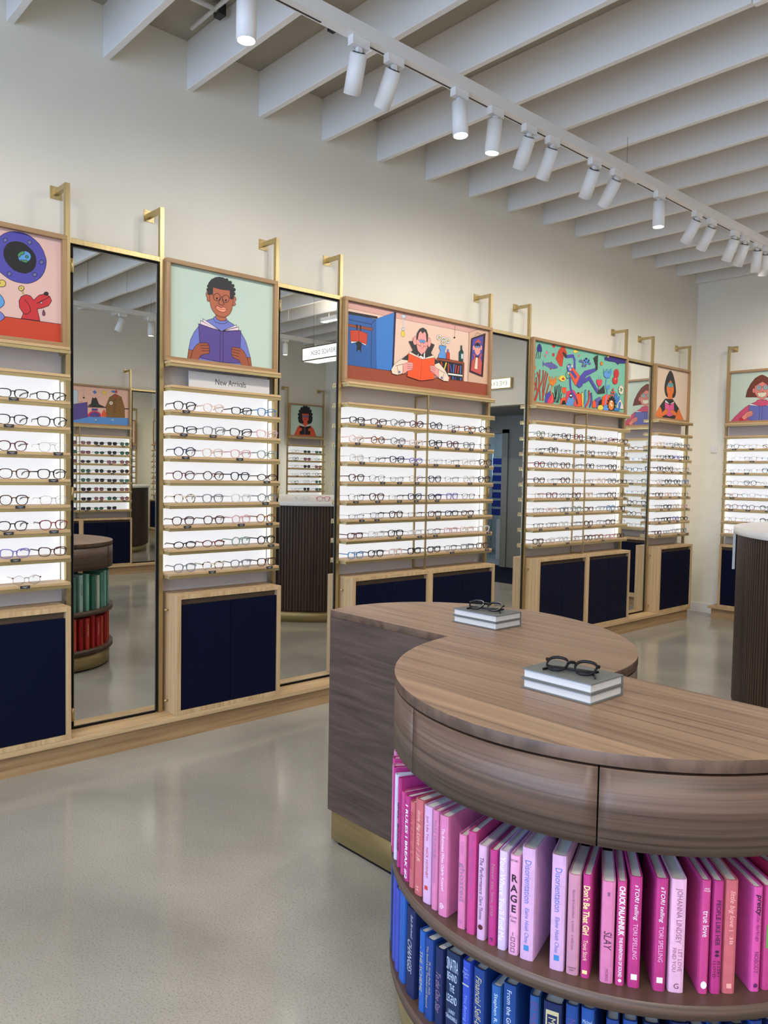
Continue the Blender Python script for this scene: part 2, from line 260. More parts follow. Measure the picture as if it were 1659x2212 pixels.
ART={
'dog':(5,'''
P 23 1 506,2637 525,2639 545,2639 565,2635 584,2628 603,2616 619,2603 631,2587 641,2570 647,2553 652,2538 654,2525 653,2509 650,2491 644,2471 635,2453 624,2437 609,2423 595,2413 582,2406 569,2401 555,2398 538,2397 519,2397 502,2399 485,2404 470,2411 455,2420 441,2430 428,2442 417,2456 410,2472 406,2491 404,2510 406,2530 411,2551 418,2570 428,2587 442,2602 456,2615 471,2625 488,2632
P 25 1 508,2590 522,2592 536,2592 550,2589 564,2581 578,2570 590,2559 598,2547 603,2534 605,2521 604,2506 601,2491 595,2478 588,2468 579,2460 569,2454 561,2449 554,2447 544,2446 531,2447 516,2449 502,2454 489,2463 476,2475 466,2488 460,2501 456,2515 456,2529 458,2543 464,2557 472,2570 483,2579 495,2586
P 51 1 582,2532 579,2520 570,2508 557,2500 543,2498 531,2501 523,2509 520,2520 523,2533 531,2544 544,2552 557,2555 570,2552 579,2544
P 26 1 546,2553 549,2550 550,2544 549,2539 544,2536 538,2533 533,2530 531,2526 529,2521 527,2519 524,2519 521,2521 519,2524 519,2529 521,2534 525,2540 531,2545 540,2551
P 26 1 569,2530 568,2527 566,2524 564,2522 560,2522 558,2522 556,2524 555,2527 556,2530 558,2533 560,2534 564,2535 566,2534 568,2532
P 26 1 532,2506 533,2508 538,2508 544,2509 550,2510 556,2511 561,2511 564,2509 565,2505 564,2502 561,2500 555,2498 550,2498 543,2500 535,2503
P 52 1 473,2589 472,2585 469,2581 465,2578 461,2577 457,2578 455,2581 454,2585 455,2590 457,2594 461,2596 466,2597 469,2596 472,2593
P 52 1 585,2602 584,2598 581,2594 577,2591 573,2590 569,2591 566,2594 565,2598 566,2603 569,2607 573,2610 577,2611 581,2609 584,2607
P 52 1 641,2517 640,2513 637,2509 633,2506 628,2505 624,2506 622,2509 621,2513 622,2518 624,2522 629,2525 633,2526 637,2524 640,2522
P 52 1 608,2450 607,2446 604,2442 600,2439 596,2438 592,2440 589,2443 588,2447 589,2451 592,2455 596,2458 600,2459 604,2458 607,2455
P 52 1 490,2432 489,2428 486,2424 482,2421 478,2421 474,2422 472,2425 471,2429 472,2433 474,2437 478,2440 483,2441 486,2439 489,2436
P 43 1 278,2130 279,2223 459,2224 728,2225 728,2130
P 51 1 411,2329 418,2335 429,2332 438,2326 447,2317 455,2303 458,2291 455,2280 447,2269 438,2261 428,2254 418,2250 411,2254 408,2276 408,2307
P 38 1 411,2240 418,2245 428,2246 438,2244 446,2239 454,2230 458,2221 454,2213 446,2205 437,2199 428,2196 418,2194 410,2197 407,2209 408,2227
P 53 1 464,2382 463,2375 458,2368 450,2364 443,2362 436,2364 431,2369 429,2376 431,2384 436,2390 443,2395 451,2396 458,2394 463,2389
P 25 0 441,2380 441,2379 440,2378 439,2377 438,2377 437,2378 436,2378 436,2379 436,2381 437,2382 438,2382 439,2383 440,2382 441,2381
L 0 70 539,2359 548,2340
L 53 40 539,2359 548,2340
P 14 1 534,2226 544,2252 526,2278 524,2310 535,2332 558,2345 577,2342 593,2324 618,2352 647,2364 670,2354 679,2335 664,2308 635,2292 609,2283 622,2227
L 0 30 549,2320 554,2315 562,2308 569,2299 573,2289 577,2278 577,2268 573,2261 566,2255 560,2251 554,2250 548,2252 544,2253
L 0 30 607,2310 670,2353
P 61 1 622,2317 632,2323 633,2310
P 25 1 663,2367 662,2363 659,2359 655,2357 650,2356 646,2357 643,2360 642,2363 643,2367 646,2371 650,2373 655,2374 659,2373 662,2370
P 53 1 548,2374 546,2368 543,2363 538,2360 532,2359 527,2361 524,2364 522,2369 524,2375 527,2380 532,2383 538,2384 543,2382 547,2379
P 25 0 537,2372 537,2371 536,2370 535,2369 534,2369 533,2369 532,2370 532,2371 532,2372 533,2373 534,2374 535,2374 536,2374 537,2373
P 29 1 640,2284 642,2280 646,2271 647,2264 646,2260 643,2256 640,2255 637,2256 635,2258 634,2262 635,2270 637,2279
'''),
'man':(30,'''
P 38 1 158,2130 160,2184 172,2240 194,2285 223,2323 274,2363 319,2382 366,2360 412,2380 453,2364 502,2326 537,2277 570,2186 577,2130
P 8 1 332,2401 400,2403 401,2382 382,2373 352,2372 332,2381
P 38 1 316,2379 322,2391 332,2393 339,2379 365,2373 401,2379 400,2395 416,2380 399,2365 366,2357 332,2362
P 36 1 234,2357 366,2316 234,2336
P 36 1 250,2369 366,2316 249,2352
P 36 1 471,2366 378,2318 471,2351
P 36 1 486,2355 378,2317 486,2335
P 18 1 221,2337 363,2315 361,2135 235,2145
P 18 1 380,2315 502,2336 495,2143 383,2134
P 18 1 363,2315 380,2315 383,2134 361,2134
P 9 1 153,2130 160,2184 186,2182 204,2210 227,2229 275,2235 288,2227 293,2212 293,2189 288,2175 262,2170 233,2156 221,2130
L 0 30 170,2130 186,2182
L 0 30 233,2216 291,2223
L 0 30 238,2200 291,2206
L 0 30 242,2186 291,2192
P 9 1 570,2185 579,2130 510,2130 493,2159 455,2170 442,2180 438,2215 444,2233 499,2231 524,2216 545,2182
L 0 30 545,2182 563,2130
L 0 30 443,2220 498,2214
L 0 30 443,2204 494,2198
L 0 30 443,2187 490,2180
P 8 1 299,2514 294,2521 288,2526 282,2528 277,2528 273,2525 270,2521 268,2515 268,2509 269,2503 271,2498 273,2494 275,2490 275,2485 275,2479 276,2476 281,2473 288,2472 294,2475 297,2486 299,2501
P 8 1 441,2520 446,2526 453,2529 458,2528 463,2525 466,2519 467,2512 465,2507 461,2501 459,2496 461,2491 464,2487 464,2482 459,2477 450,2472 444,2473 441,2486 440,2505
P 8 1 292,2518 291,2498 293,2475 296,2456 300,2443 306,2433 312,2424 320,2415 329,2408 339,2402 351,2398 365,2396 379,2397 391,2399 402,2404 412,2410 421,2419 429,2429 435,2440 439,2450 441,2460 442,2473 445,2490 447,2509 447,2526 444,2542 439,2555 424,2563 389,2566 345,2564 311,2559 297,2549 293,2535
P 10 0 300,2522 298,2515 292,2510 284,2509 278,2512 276,2517 278,2524 284,2529 292,2530 298,2528
P 10 0 294,2541 292,2534 286,2529 278,2528 272,2531 270,2537 272,2543 278,2548 286,2550 292,2547
P 10 0 298,2562 296,2555 290,2550 282,2549 276,2552 273,2558 276,2564 282,2569 289,2571 296,2568
P 10 0 311,2582 308,2575 302,2570 295,2569 288,2572 286,2578 288,2585 294,2590 302,2591 308,2588
P 10 0 331,2600 329,2593 323,2588 315,2586 309,2589 306,2595 309,2602 315,2607 322,2608 329,2606
P 10 0 357,2612 355,2605 349,2600 341,2599 335,2602 332,2608 334,2614 341,2619 348,2621 355,2618
P 10 0 386,2618 383,2611 377,2606 369,2604 363,2607 360,2613 363,2620 369,2625 377,2626 383,2624
P 10 0 414,2616 411,2609 405,2604 397,2602 391,2605 388,2611 391,2618 397,2623 405,2625 411,2622
P 10 0 438,2606 435,2599 429,2594 421,2593 415,2596 412,2602 415,2609 421,2614 429,2615 435,2612
P 10 0 455,2590 453,2583 446,2578 438,2577 432,2580 429,2586 432,2593 438,2598 446,2599 453,2596
P 10 0 464,2569 461,2562 455,2557 447,2556 440,2559 438,2565 440,2572 447,2577 455,2578 461,2575
P 10 0 462,2545 460,2538 453,2533 445,2532 439,2535 436,2541 439,2548 445,2553 453,2554 460,2551
P 10 0 451,2522 449,2515 442,2510 434,2508 428,2511 425,2518 428,2524 434,2530 442,2531 449,2528
P 10 0 299,2515 282,2531 278,2556 283,2578 301,2601 327,2617 353,2625 383,2624 410,2615 434,2600 448,2579 454,2551 452,2527 442,2517 425,2516 423,2557 364,2553 313,2556 312,2519
L 0 30 361,2509 359,2501 355,2493 347,2488 339,2485 330,2485 323,2488 318,2494 316,2502 318,2511 323,2518 330,2524 338,2527 347,2527 354,2523 359,2517 361,2509
L 0 30 420,2509 418,2500 413,2492 405,2486 396,2483 387,2483 380,2487 375,2493 373,2501 374,2510 379,2518 387,2524 396,2527 405,2527 413,2523 418,2517 420,2509
L 0 30 361,2509 374,2512
L 0 30 316,2515 299,2515
L 0 30 419,2515 435,2515
P 25 0 344,2499 343,2496 342,2494 339,2493 337,2492 334,2493 333,2495 332,2497 333,2500 334,2502 337,2503 339,2504 342,2503 343,2501
P 25 0 403,2498 403,2495 401,2493 399,2492 396,2491 393,2492 392,2494 391,2496 392,2499 393,2501 396,2503 398,2503 401,2502 403,2501
L 0 30 364,2504 359,2496 353,2485 349,2476 349,2471 351,2469 355,2468 360,2466 366,2464 371,2464 377,2466 383,2469 386,2472 386,2475 384,2477 381,2481 380,2488 378,2497 377,2503
P 48 1 330,2447 333,2450 339,2454 345,2455 351,2453 358,2450 365,2448 370,2450 376,2453 381,2456 389,2455 397,2452 403,2450 406,2447 405,2444 403,2441 399,2436 392,2430 385,2426 377,2425 367,2425 358,2427 350,2429 341,2433 335,2436 331,2440 330,2444
L 0 20 332,2444 340,2443 352,2440 365,2439 379,2441 393,2443 403,2445
'''),
'cape':(37,'''
P 44 1 34,2640 34,2596 381,2594 1263,2597 1373,2640
P 54 1 1263,2597 1377,2640 1496,2640 1496,2196 1260,2221
P 4 1 34,2560 303,2560 315,2222 34,2219
P 25 1 34,2575 318,2578 316,2564 34,2556
P 2 1 303,2560 477,2631 466,2223 315,2222
P 32 1 474,2634 492,2632 479,2269 462,2222
L 0 30 34,2521 265,2519 303,2560
L 0 30 265,2519 267,2222
P 59 1 34,2130 34,2222 444,2221 1045,2216 1260,2221 1496,2221 1496,2130
P 47 1 34,2493 269,2495 278,2486 263,2475 34,2475
P 25 0 126,2499 142,2499 139,2463 130,2463
P 25 0 158,2499 174,2498 171,2461 163,2461
P 25 0 123,2376 152,2388 183,2374 175,2357 175,2315 160,2333 145,2331 132,2313 136,2356
P 61 1 83,2380 148,2386 87,2368
P 61 1 165,2384 223,2377 213,2369
P 43 1 74,2451 151,2463 230,2450 223,2376 152,2388 80,2380
L 0 30 152,2463 151,2387
L 17 80 562,2623 565,2534
P 17 1 576,2527 575,2523 571,2519 567,2516 561,2515 556,2516 552,2520 551,2524 552,2528 556,2533 560,2535 566,2536 571,2535 575,2532
P 27 1 579,2496 578,2486 573,2478 566,2472 558,2471 551,2475 546,2482 544,2491 546,2501 550,2510 557,2515 565,2516 572,2513 577,2506
P 17 1 544,2621 549,2624 557,2627 565,2628 573,2628 581,2627 586,2624 588,2620 587,2615 584,2611 579,2607 572,2604 565,2603 559,2604 552,2606 547,2608 544,2612 543,2617
L 0 20 1102,2633 1100,2540
P 25 0 1109,2538 1108,2535 1105,2532 1101,2530 1096,2530 1092,2530 1089,2532 1088,2535 1089,2538 1092,2541 1096,2543 1100,2544 1105,2543 1107,2541
L 0 30 1263,2597 1260,2221
P 47 1 908,2358 924,2369 1209,2366 1217,2355 1212,2221 1045,2216 926,2294
P 25 0 924,2349 1197,2349 1195,2222 1045,2221 943,2311
L 43 120 960,2341 969,2313
L 27 120 1015,2341 993,2286
L 43 120 1039,2338 1039,2273
L 23 120 1056,2331 1076,2273
L 2 120 1100,2338 1095,2271
L 14 120 1124,2335 1117,2273
L 43 120 1155,2332 1144,2273
L 2 120 1177,2335 1175,2272
L 14 120 1055,2242 1056,2221
L 2 120 1090,2246 1092,2223
L 23 120 1115,2241 1123,2224
L 32 120 1156,2243 1155,2224
L 2 120 1179,2243 1176,2224
P 61 0 1032,2265 1197,2266 1197,2255 1036,2253
L 27 40 949,2489 971,2459
L 27 40 971,2472 971,2459
L 27 40 996,2487 971,2459
P 61 1 958,2520 955,2516 949,2513 942,2514 939,2518 942,2523 948,2526 955,2525
P 61 1 953,2509 950,2504 943,2502 937,2503 934,2507 937,2512 943,2514 950,2513
P 61 1 940,2503 937,2498 930,2496 924,2497 921,2501 924,2506 930,2508 937,2507
P 61 1 926,2506 924,2501 917,2498 911,2499 908,2503 910,2508 917,2511 923,2510
P 61 1 921,2516 918,2511 911,2508 905,2509 902,2513 905,2518 911,2521 918,2520
P 61 1 926,2527 923,2522 917,2519 910,2520 907,2524 910,2529 916,2532 923,2531
P 61 1 939,2533 936,2528 930,2525 923,2526 920,2530 923,2535 929,2538 936,2537
P 61 1 952,2530 949,2525 943,2522 936,2523 933,2528 936,2532 942,2535 949,2534
P 27 0 938,2518 935,2514 930,2511 924,2512 922,2516 924,2520 930,2522 935,2521
P 61 1 1007,2510 1004,2505 998,2502 991,2503 988,2507 991,2512 997,2515 1004,2514
P 61 1 1002,2499 999,2494 992,2491 986,2492 983,2496 985,2501 992,2504 999,2503
P 61 1 988,2493 986,2488 979,2485 972,2486 970,2490 972,2495 979,2498 985,2497
P 61 1 975,2495 972,2490 966,2488 959,2489 956,2493 959,2498 965,2501 972,2500
P 61 1 969,2505 966,2500 960,2497 953,2499 950,2503 953,2508 960,2510 966,2509
P 61 1 974,2516 972,2511 965,2509 958,2510 956,2514 958,2519 965,2521 971,2520
P 61 1 987,2522 985,2517 978,2515 972,2516 969,2520 971,2525 978,2527 985,2526
P 61 1 1001,2520 998,2515 992,2512 985,2513 982,2517 985,2522 991,2525 998,2524
P 27 0 986,2507 984,2503 979,2501 973,2502 971,2505 973,2509 978,2512 984,2511
P 61 1 1055,2508 1053,2503 1046,2500 1039,2501 1036,2506 1039,2511 1046,2513 1052,2512
P 61 1 1050,2497 1047,2492 1041,2489 1034,2490 1031,2494 1034,2499 1040,2502 1047,2501
P 61 1 1037,2491 1034,2486 1027,2483 1021,2484 1018,2488 1020,2493 1027,2496 1034,2495
P 61 1 1023,2493 1020,2489 1014,2486 1007,2487 1004,2491 1007,2496 1013,2499 1020,2498
P 61 1 1017,2503 1015,2498 1008,2496 1001,2497 998,2501 1001,2506 1008,2508 1014,2507
P 61 1 1022,2514 1020,2510 1013,2507 1006,2508 1003,2512 1006,2517 1013,2520 1020,2519
P 61 1 1036,2521 1033,2516 1026,2513 1020,2514 1017,2518 1019,2523 1026,2526 1033,2525
P 61 1 1049,2518 1047,2513 1040,2510 1033,2511 1030,2515 1033,2520 1040,2523 1046,2522
P 27 0 1035,2506 1033,2501 1027,2499 1021,2500 1019,2503 1021,2508 1027,2510 1032,2509
P 61 1 1006,2488 1003,2484 997,2481 990,2482 987,2486 990,2491 996,2494 1003,2493
P 61 1 1001,2477 998,2472 992,2470 985,2471 982,2475 985,2480 991,2483 998,2481
P 61 1 988,2471 985,2466 978,2464 972,2465 969,2469 971,2474 978,2477 985,2476
P 61 1 974,2474 972,2469 965,2466 958,2467 955,2472 958,2477 965,2479 971,2478
P 61 1 968,2484 966,2479 959,2476 952,2477 950,2481 952,2486 959,2489 965,2488
P 61 1 973,2495 971,2490 964,2487 958,2488 955,2492 957,2497 964,2500 971,2499
P 61 1 987,2501 984,2496 977,2493 971,2494 968,2498 970,2503 977,2506 984,2505
P 61 1 1000,2498 997,2493 991,2491 984,2492 981,2496 984,2501 990,2503 997,2502
P 27 0 986,2486 983,2482 978,2480 972,2480 970,2484 972,2488 978,2490 983,2489
P 3 1 935,2460 1008,2461 1004,2446 993,2425 1007,2402 1007,2368 926,2365 925,2387 949,2420 930,2442
P 43 1 1013,2417 1027,2423 1046,2416 1049,2367 1009,2367
P 38 1 1019,2440 1034,2441 1036,2420 1020,2419
P 40 1 1167,2486 1182,2488 1185,2458 1200,2439 1199,2369 1149,2369 1150,2436 1168,2456
P 17 0 1174,2425 1198,2425 1197,2387 1174,2388
P 42 1 1287,2555 1452,2616 1432,2274 1274,2299
P 23 1 1301,2549 1428,2594 1411,2286 1287,2308
L 0 20 1322,2571 1352,2609 1400,2600
P 11 1 1287,2309 1296,2381 1327,2416 1400,2419 1418,2382 1411,2287
P 11 1 1309,2444 1331,2439 1347,2413 1324,2413
P 11 1 1417,2460 1398,2447 1375,2416 1399,2417
P 13 1 1343,2420 1368,2423 1366,2326 1329,2327
P 41 1 1330,2488 1329,2479 1325,2472 1321,2468 1315,2467 1310,2470 1306,2477 1305,2485 1306,2494 1309,2501 1314,2505 1319,2506 1324,2503 1328,2496
P 41 1 1415,2498 1414,2490 1411,2482 1407,2478 1402,2478 1397,2481 1394,2487 1393,2496 1393,2504 1396,2511 1401,2516 1406,2516 1410,2513 1414,2507
P 41 1 1396,2480 1393,2462 1384,2446 1370,2436 1355,2434 1340,2441 1330,2454 1326,2472 1329,2491 1338,2507 1352,2516 1367,2518 1381,2512 1392,2498
P 25 0 1327,2480 1332,2517 1359,2531 1387,2521 1395,2487 1381,2510 1360,2502 1338,2506
P 3 1 1358,2498 1357,2494 1354,2490 1349,2488 1345,2487 1340,2489 1337,2492 1336,2495 1337,2500 1340,2503 1344,2505 1349,2506 1353,2505 1356,2502
P 3 1 1385,2501 1384,2497 1381,2494 1376,2491 1371,2491 1367,2492 1364,2495 1362,2499 1363,2503 1366,2506 1371,2509 1376,2509 1380,2508 1383,2505
P 11 1 1366,2562 1412,2533 1363,2533 1318,2517
P 25 0 1338,2430 1356,2423 1373,2434 1372,2412 1356,2419 1339,2412
P 13 1 613,2356 554,2319 478,2270 450,2230 461,2204 512,2199 564,2216 616,2238 614,2318
P 10 1 616,2359 549,2312 611,2312
L 0 30 491,2260 562,2281
L 0 30 507,2260 521,2202
P 38 1 538,2222 537,2218 535,2215 532,2213 528,2213 524,2214 522,2217 521,2220 522,2224 524,2227 527,2229 531,2230 535,2228 537,2226
P 13 1 881,2358 932,2329 999,2282 1044,2231 1038,2203 987,2201 899,2227 883,2299
P 10 1 885,2358 930,2330 886,2313
L 0 30 926,2282 1003,2257
L 0 30 985,2255 972,2202
P 38 1 972,2223 971,2219 969,2216 965,2214 961,2214 957,2215 954,2218 953,2222 954,2226 957,2229 960,2231 964,2231 968,2230 971,2227
P 61 0 700,2376 782,2385 797,2339 694,2337
P 10 1 617,2449 664,2453 724,2383 694,2349 636,2373 662,2390
P 10 1 880,2455 836,2464 782,2385 783,2347 870,2371 843,2390
P 41 1 698,2462 696,2448 691,2436 683,2429 674,2428 665,2433 659,2443 657,2457 659,2470 664,2482 672,2489 681,2490 689,2485 695,2475
P 41 1 840,2468 839,2452 834,2440 827,2432 818,2431 811,2437 805,2448 803,2463 804,2478 809,2491 816,2499 825,2500 832,2494 838,2483
P 41 1 690,2470 691,2483 692,2493 695,2504 700,2517 707,2530 716,2541 726,2548 737,2553 750,2555 764,2554 779,2549 791,2541 800,2529 805,2513 808,2495 809,2476 807,2455 803,2436 797,2419 790,2403 782,2390 772,2380 760,2374 748,2371 736,2373 724,2379 713,2387 705,2397 700,2410 695,2423 692,2439 691,2455
P 10 0 691,2468 696,2514 722,2551 756,2564 791,2553 810,2520 807,2470 795,2469 786,2526 771,2537 754,2518 734,2535 714,2517 704,2470
P 3 1 751,2466 750,2460 746,2456 740,2453 734,2452 729,2454 725,2457 723,2463 725,2468 728,2473 734,2476 740,2477 745,2475 749,2471
P 3 1 778,2467 777,2461 773,2456 768,2453 762,2452 756,2454 752,2458 751,2463 752,2469 756,2474 761,2477 767,2477 773,2476 777,2472
L 0 30 704,2471 723,2466
L 0 30 780,2467 807,2468
P 41 1 746,2456 741,2447 738,2434 736,2423 739,2418 745,2415 750,2414 756,2416 761,2420 764,2426 763,2435 759,2447 755,2456 752,2459 749,2459
L 0 30 698,2437 736,2428
L 0 30 765,2429 791,2434
P 25 0 717,2387 745,2366 769,2389 767,2349 742,2361 714,2351
P 13 1 626,2377 745,2344 749,2335 614,2362
P 13 1 868,2378 783,2349 752,2335 882,2362
P 16 1 613,2363 750,2335 740,2180 607,2199
P 16 1 750,2335 885,2361 882,2205 740,2180
P 41 1 561,2279 608,2299 656,2302 663,2286 656,2249 613,2238 563,2208
L 0 22 602,2283 659,2284
L 0 22 602,2269 659,2270
L 0 22 602,2255 660,2257
P 41 1 833,2299 869,2303 928,2280 932,2220 885,2241 842,2258
L 0 22 838,2294 890,2281
L 0 22 838,2279 891,2266
L 0 22 839,2263 891,2250
'''),
'diver':(56,'''
L 25 90 99,2558 95,2549 89,2537 84,2524 82,2512 81,2501 80,2492
L 25 90 114,2557 112,2539 110,2514 108,2495
L 25 90 145,2560 141,2542 137,2517 133,2498
P 24 1 93,2592 97,2601 102,2610 109,2617 116,2621 124,2623 132,2623 140,2619 147,2611 153,2602 159,2588 163,2572 160,2561 140,2556 112,2555 92,2559 87,2567 89,2580
P 60 1 201,2460 180,2490 173,2468 180,2433
P 60 1 196,2463 207,2468 224,2474 242,2478 261,2481 281,2482 302,2482 323,2479 344,2475 363,2470 379,2465 392,2459 397,2453 389,2447 373,2441 354,2436 335,2433 315,2432 294,2432 273,2435 252,2439 234,2443 219,2447 208,2450 200,2453 194,2456 192,2459
P 14 1 289,2480 299,2494 312,2481
P 14 1 272,2431 306,2433 295,2419
L 0 30 345,2463 342,2435
P 45 1 246,2564 245,2557 241,2552 234,2549 227,2548 220,2550 215,2554 213,2560 214,2566 219,2571 225,2575 233,2576 240,2574 244,2569
P 45 1 217,2529 216,2525 213,2521 208,2519 203,2518 198,2520 195,2523 193,2527 194,2531 197,2535 202,2537 207,2538 212,2537 216,2534
P 14 1 345,2640 347,2635 346,2627 340,2620 332,2616 322,2615 314,2617 308,2622 305,2629 307,2637 309,2640
P 14 1 343,2556 341,2549 337,2543 330,2540 322,2539 314,2541 309,2545 307,2551 308,2558 313,2564 320,2568 328,2568 336,2566 341,2562
P 35 1 84,2419 82,2410 75,2402 66,2397 56,2396 46,2399 39,2405 36,2414 38,2423 44,2431 54,2435 64,2437 74,2434 81,2427
P 45 1 723,2590 722,2585 718,2581 712,2578 706,2577 700,2579 696,2582 695,2587 696,2592 700,2596 705,2599 711,2600 717,2598 721,2595
L 23 300 518,2559 620,2577 643,2546 651,2461
P 43 1 360,2523 397,2599 447,2640 480,2640 488,2637 528,2588 477,2558 460,2468 424,2467
L 0 30 398,2584 467,2544
P 10 1 454,2585 471,2596 527,2573 516,2545 492,2553
P 27 1 680,2624 677,2617 669,2611 658,2607 645,2605 633,2607 624,2611 621,2617 624,2623 632,2629 643,2633 656,2635 668,2634 677,2629
P 27 1 669,2622 692,2640 692,2640 689,2609
L 0 180 67,2370 63,2354 59,2332 60,2308 75,2282 96,2254 107,2225 99,2193 81,2161 68,2138
L 0 180 100,2384 110,2367 123,2342 132,2315 132,2287 128,2257 121,2227 110,2194 97,2162 87,2140
L 0 180 137,2407 137,2377 136,2333 137,2286 142,2235 149,2182 154,2145
L 0 180 186,2408 186,2386 184,2354 176,2319 155,2279 127,2238 108,2208
L 0 180 226,2403 214,2365 199,2312 188,2262 187,2217 192,2176 196,2148
L 0 180 251,2389 245,2371 236,2345 225,2309 211,2255 195,2192 183,2147
L 0 180 270,2298 265,2282 257,2259 248,2237 240,2220 231,2205 226,2194
L 0 180 90,2340 93,2320 96,2293 95,2268 86,2249 73,2233 64,2222
L 7 140 67,2370 63,2354 59,2332 60,2308 75,2282 96,2254 107,2225 99,2193 81,2161 68,2138
L 7 140 100,2384 110,2367 123,2342 132,2315 132,2287 128,2257 121,2227 110,2194 97,2162 87,2140
L 7 140 137,2407 137,2377 136,2333 137,2286 142,2235 149,2182 154,2145
L 7 140 186,2408 186,2386 184,2354 176,2319 155,2279 127,2238 108,2208
L 7 140 226,2403 214,2365 199,2312 188,2262 187,2217 192,2176 196,2148
L 7 140 251,2389 245,2371 236,2345 225,2309 211,2255 195,2192 183,2147
L 7 140 270,2298 265,2282 257,2259 248,2237 240,2220 231,2205 226,2194
L 7 140 90,2340 93,2320 96,2293 95,2268 86,2249 73,2233 64,2222
L 35 120 321,2282 315,2272 306,2258 303,2242 312,2224 326,2204 333,2185 327,2167 313,2150 303,2138
P 35 1 263,2357 279,2370 299,2328 317,2374 330,2330 348,2365 357,2333 368,2379 384,2362 376,2323 331,2283 280,2299
L 25 100 356,2285 358,2268 361,2243 365,2217 372,2191 382,2164 389,2145
L 25 100 379,2296 378,2275 376,2246 372,2218 366,2192 358,2168 353,2151
L 25 100 404,2298 399,2277 391,2246 385,2219 381,2200 379,2184 377,2174
L 25 100 424,2309 422,2286 419,2253 416,2222 410,2194 403,2169 399,2151
L 25 100 449,2296 445,2272 439,2239 432,2208 424,2183 415,2161 409,2146
L 25 100 329,2229 335,2218 344,2202 351,2186 355,2172 359,2158 360,2148
L 25 100 464,2234 458,2218 450,2195 444,2179
P 23 1 216,2135 230,2206 293,2241 305,2198 268,2136
P 28 1 258,2135 256,2147 264,2164 276,2181 291,2195 309,2209 324,2214 336,2205 345,2188 349,2171 350,2158 346,2146 336,2138 311,2133 279,2131
L 35 120 314,2228 321,2217 330,2201 333,2185 326,2168 313,2150 303,2138
L 16 60 498,2231 485,2176
P 16 1 462,2285 529,2291 530,2249 498,2231 466,2247
P 16 1 440,2136 453,2188 515,2205 539,2143
P 25 0 461,2138 475,2169 511,2178 534,2142
P 28 1 529,2243 543,2257 564,2264 586,2269 604,2274 622,2277 639,2276 655,2271 669,2261 678,2249 679,2233 675,2213 659,2195 624,2175 578,2157 544,2153 529,2176 525,2213
P 3 1 534,2137 534,2156 547,2182 562,2203 579,2215 598,2221 615,2222 629,2218 642,2207 649,2195 650,2177 645,2156 631,2141 599,2133 560,2131
P 25 0 631,2227 628,2217 621,2209 609,2204 596,2203 584,2206 575,2213 572,2222 574,2232 582,2240 593,2245 607,2246 619,2243 627,2236
P 61 0 602,2226 601,2222 598,2219 595,2218 590,2217 586,2219 584,2221 583,2224 583,2228 586,2231 590,2233 594,2233 598,2232 600,2229
P 61 0 619,2227 618,2224 615,2221 612,2219 607,2219 603,2220 601,2222 599,2226 600,2229 603,2232 607,2234 611,2234 615,2233 617,2231
P 16 1 648,2142 644,2156 657,2176 670,2196 676,2214 681,2232 689,2247 698,2257 708,2264 720,2265 736,2261 752,2251 766,2235 778,2206 786,2171 779,2145 740,2136 685,2136
P 25 0 727,2256 726,2253 723,2250 718,2248 713,2247 708,2248 705,2251 703,2254 704,2258 708,2261 712,2263 718,2263 722,2262 726,2260
P 12 1 648,2139 649,2153 656,2173 665,2186 672,2190 680,2188 687,2182 694,2169 700,2152 700,2140 685,2135 663,2134
L 23 260 582,2387 583,2367 585,2338 589,2312 595,2292 605,2274 618,2256 640,2237 667,2217 685,2203
L 10 240 688,2201 707,2156
P 57 1 573,2411 620,2478 737,2407 669,2317
P 23 1 585,2432 611,2450 687,2400 660,2376
P 23 1 603,2470 600,2454 590,2441 575,2432 558,2430 543,2436 532,2447 527,2462 530,2478 540,2491 555,2500 572,2502 587,2496 598,2485
P 3 0 596,2471 594,2460 587,2451 577,2445 566,2444 555,2448 548,2455 545,2465 547,2476 554,2485 563,2491 575,2492 585,2489 592,2481
P 41 0 561,2479 560,2475 557,2471 552,2468 546,2468 541,2469 537,2472 536,2477 537,2481 540,2485 545,2488 551,2488 556,2487 560,2484
P 41 0 597,2454 596,2449 592,2445 586,2442 579,2441 572,2443 568,2446 566,2451 567,2456 571,2461 577,2463 585,2464 591,2463 596,2459
P 13 1 615,2487 615,2480 612,2475 607,2471 602,2471 597,2473 594,2478 592,2484 593,2491 596,2496 601,2499 606,2500 611,2497 614,2493
P 13 1 566,2421 565,2414 562,2408 557,2405 552,2405 548,2407 544,2412 543,2418 543,2425 546,2431 551,2434 556,2434 561,2432 564,2427
L 40 50 567,2406 566,2393 561,2381 553,2373 543,2370 534,2372 525,2378 519,2388 517,2401 518,2413 523,2425 531,2433 540,2436 550,2435 558,2428 564,2418 567,2406
P 27 1 422,2361 405,2385 407,2338
P 27 1 515,2369 510,2357 497,2346 478,2339 456,2337 436,2341 422,2348 417,2359 421,2371 434,2382 453,2389 475,2391 495,2388 509,2380
P 14 1 475,2374 484,2371 493,2364 497,2358 493,2355 485,2353 476,2352 468,2352 459,2353 454,2355 458,2362 467,2370
P 3 1 879,2558 874,2545 861,2534 841,2526 818,2524 797,2527 783,2535 777,2547 781,2560 795,2571 815,2579 838,2582 858,2578 873,2570
P 32 0 838,2575 834,2566 822,2562 810,2564 804,2571 809,2580 821,2585 833,2583
P 32 0 829,2544 826,2538 818,2535 809,2536 806,2541 809,2547 817,2550 826,2549
P 32 0 861,2549 858,2543 850,2540 842,2541 838,2546 841,2552 849,2555 858,2554
P 32 0 879,2564 875,2557 866,2553 855,2555 851,2561 855,2568 865,2572 875,2571
P 32 0 808,2557 805,2550 796,2547 787,2548 783,2554 786,2560 795,2564 804,2562
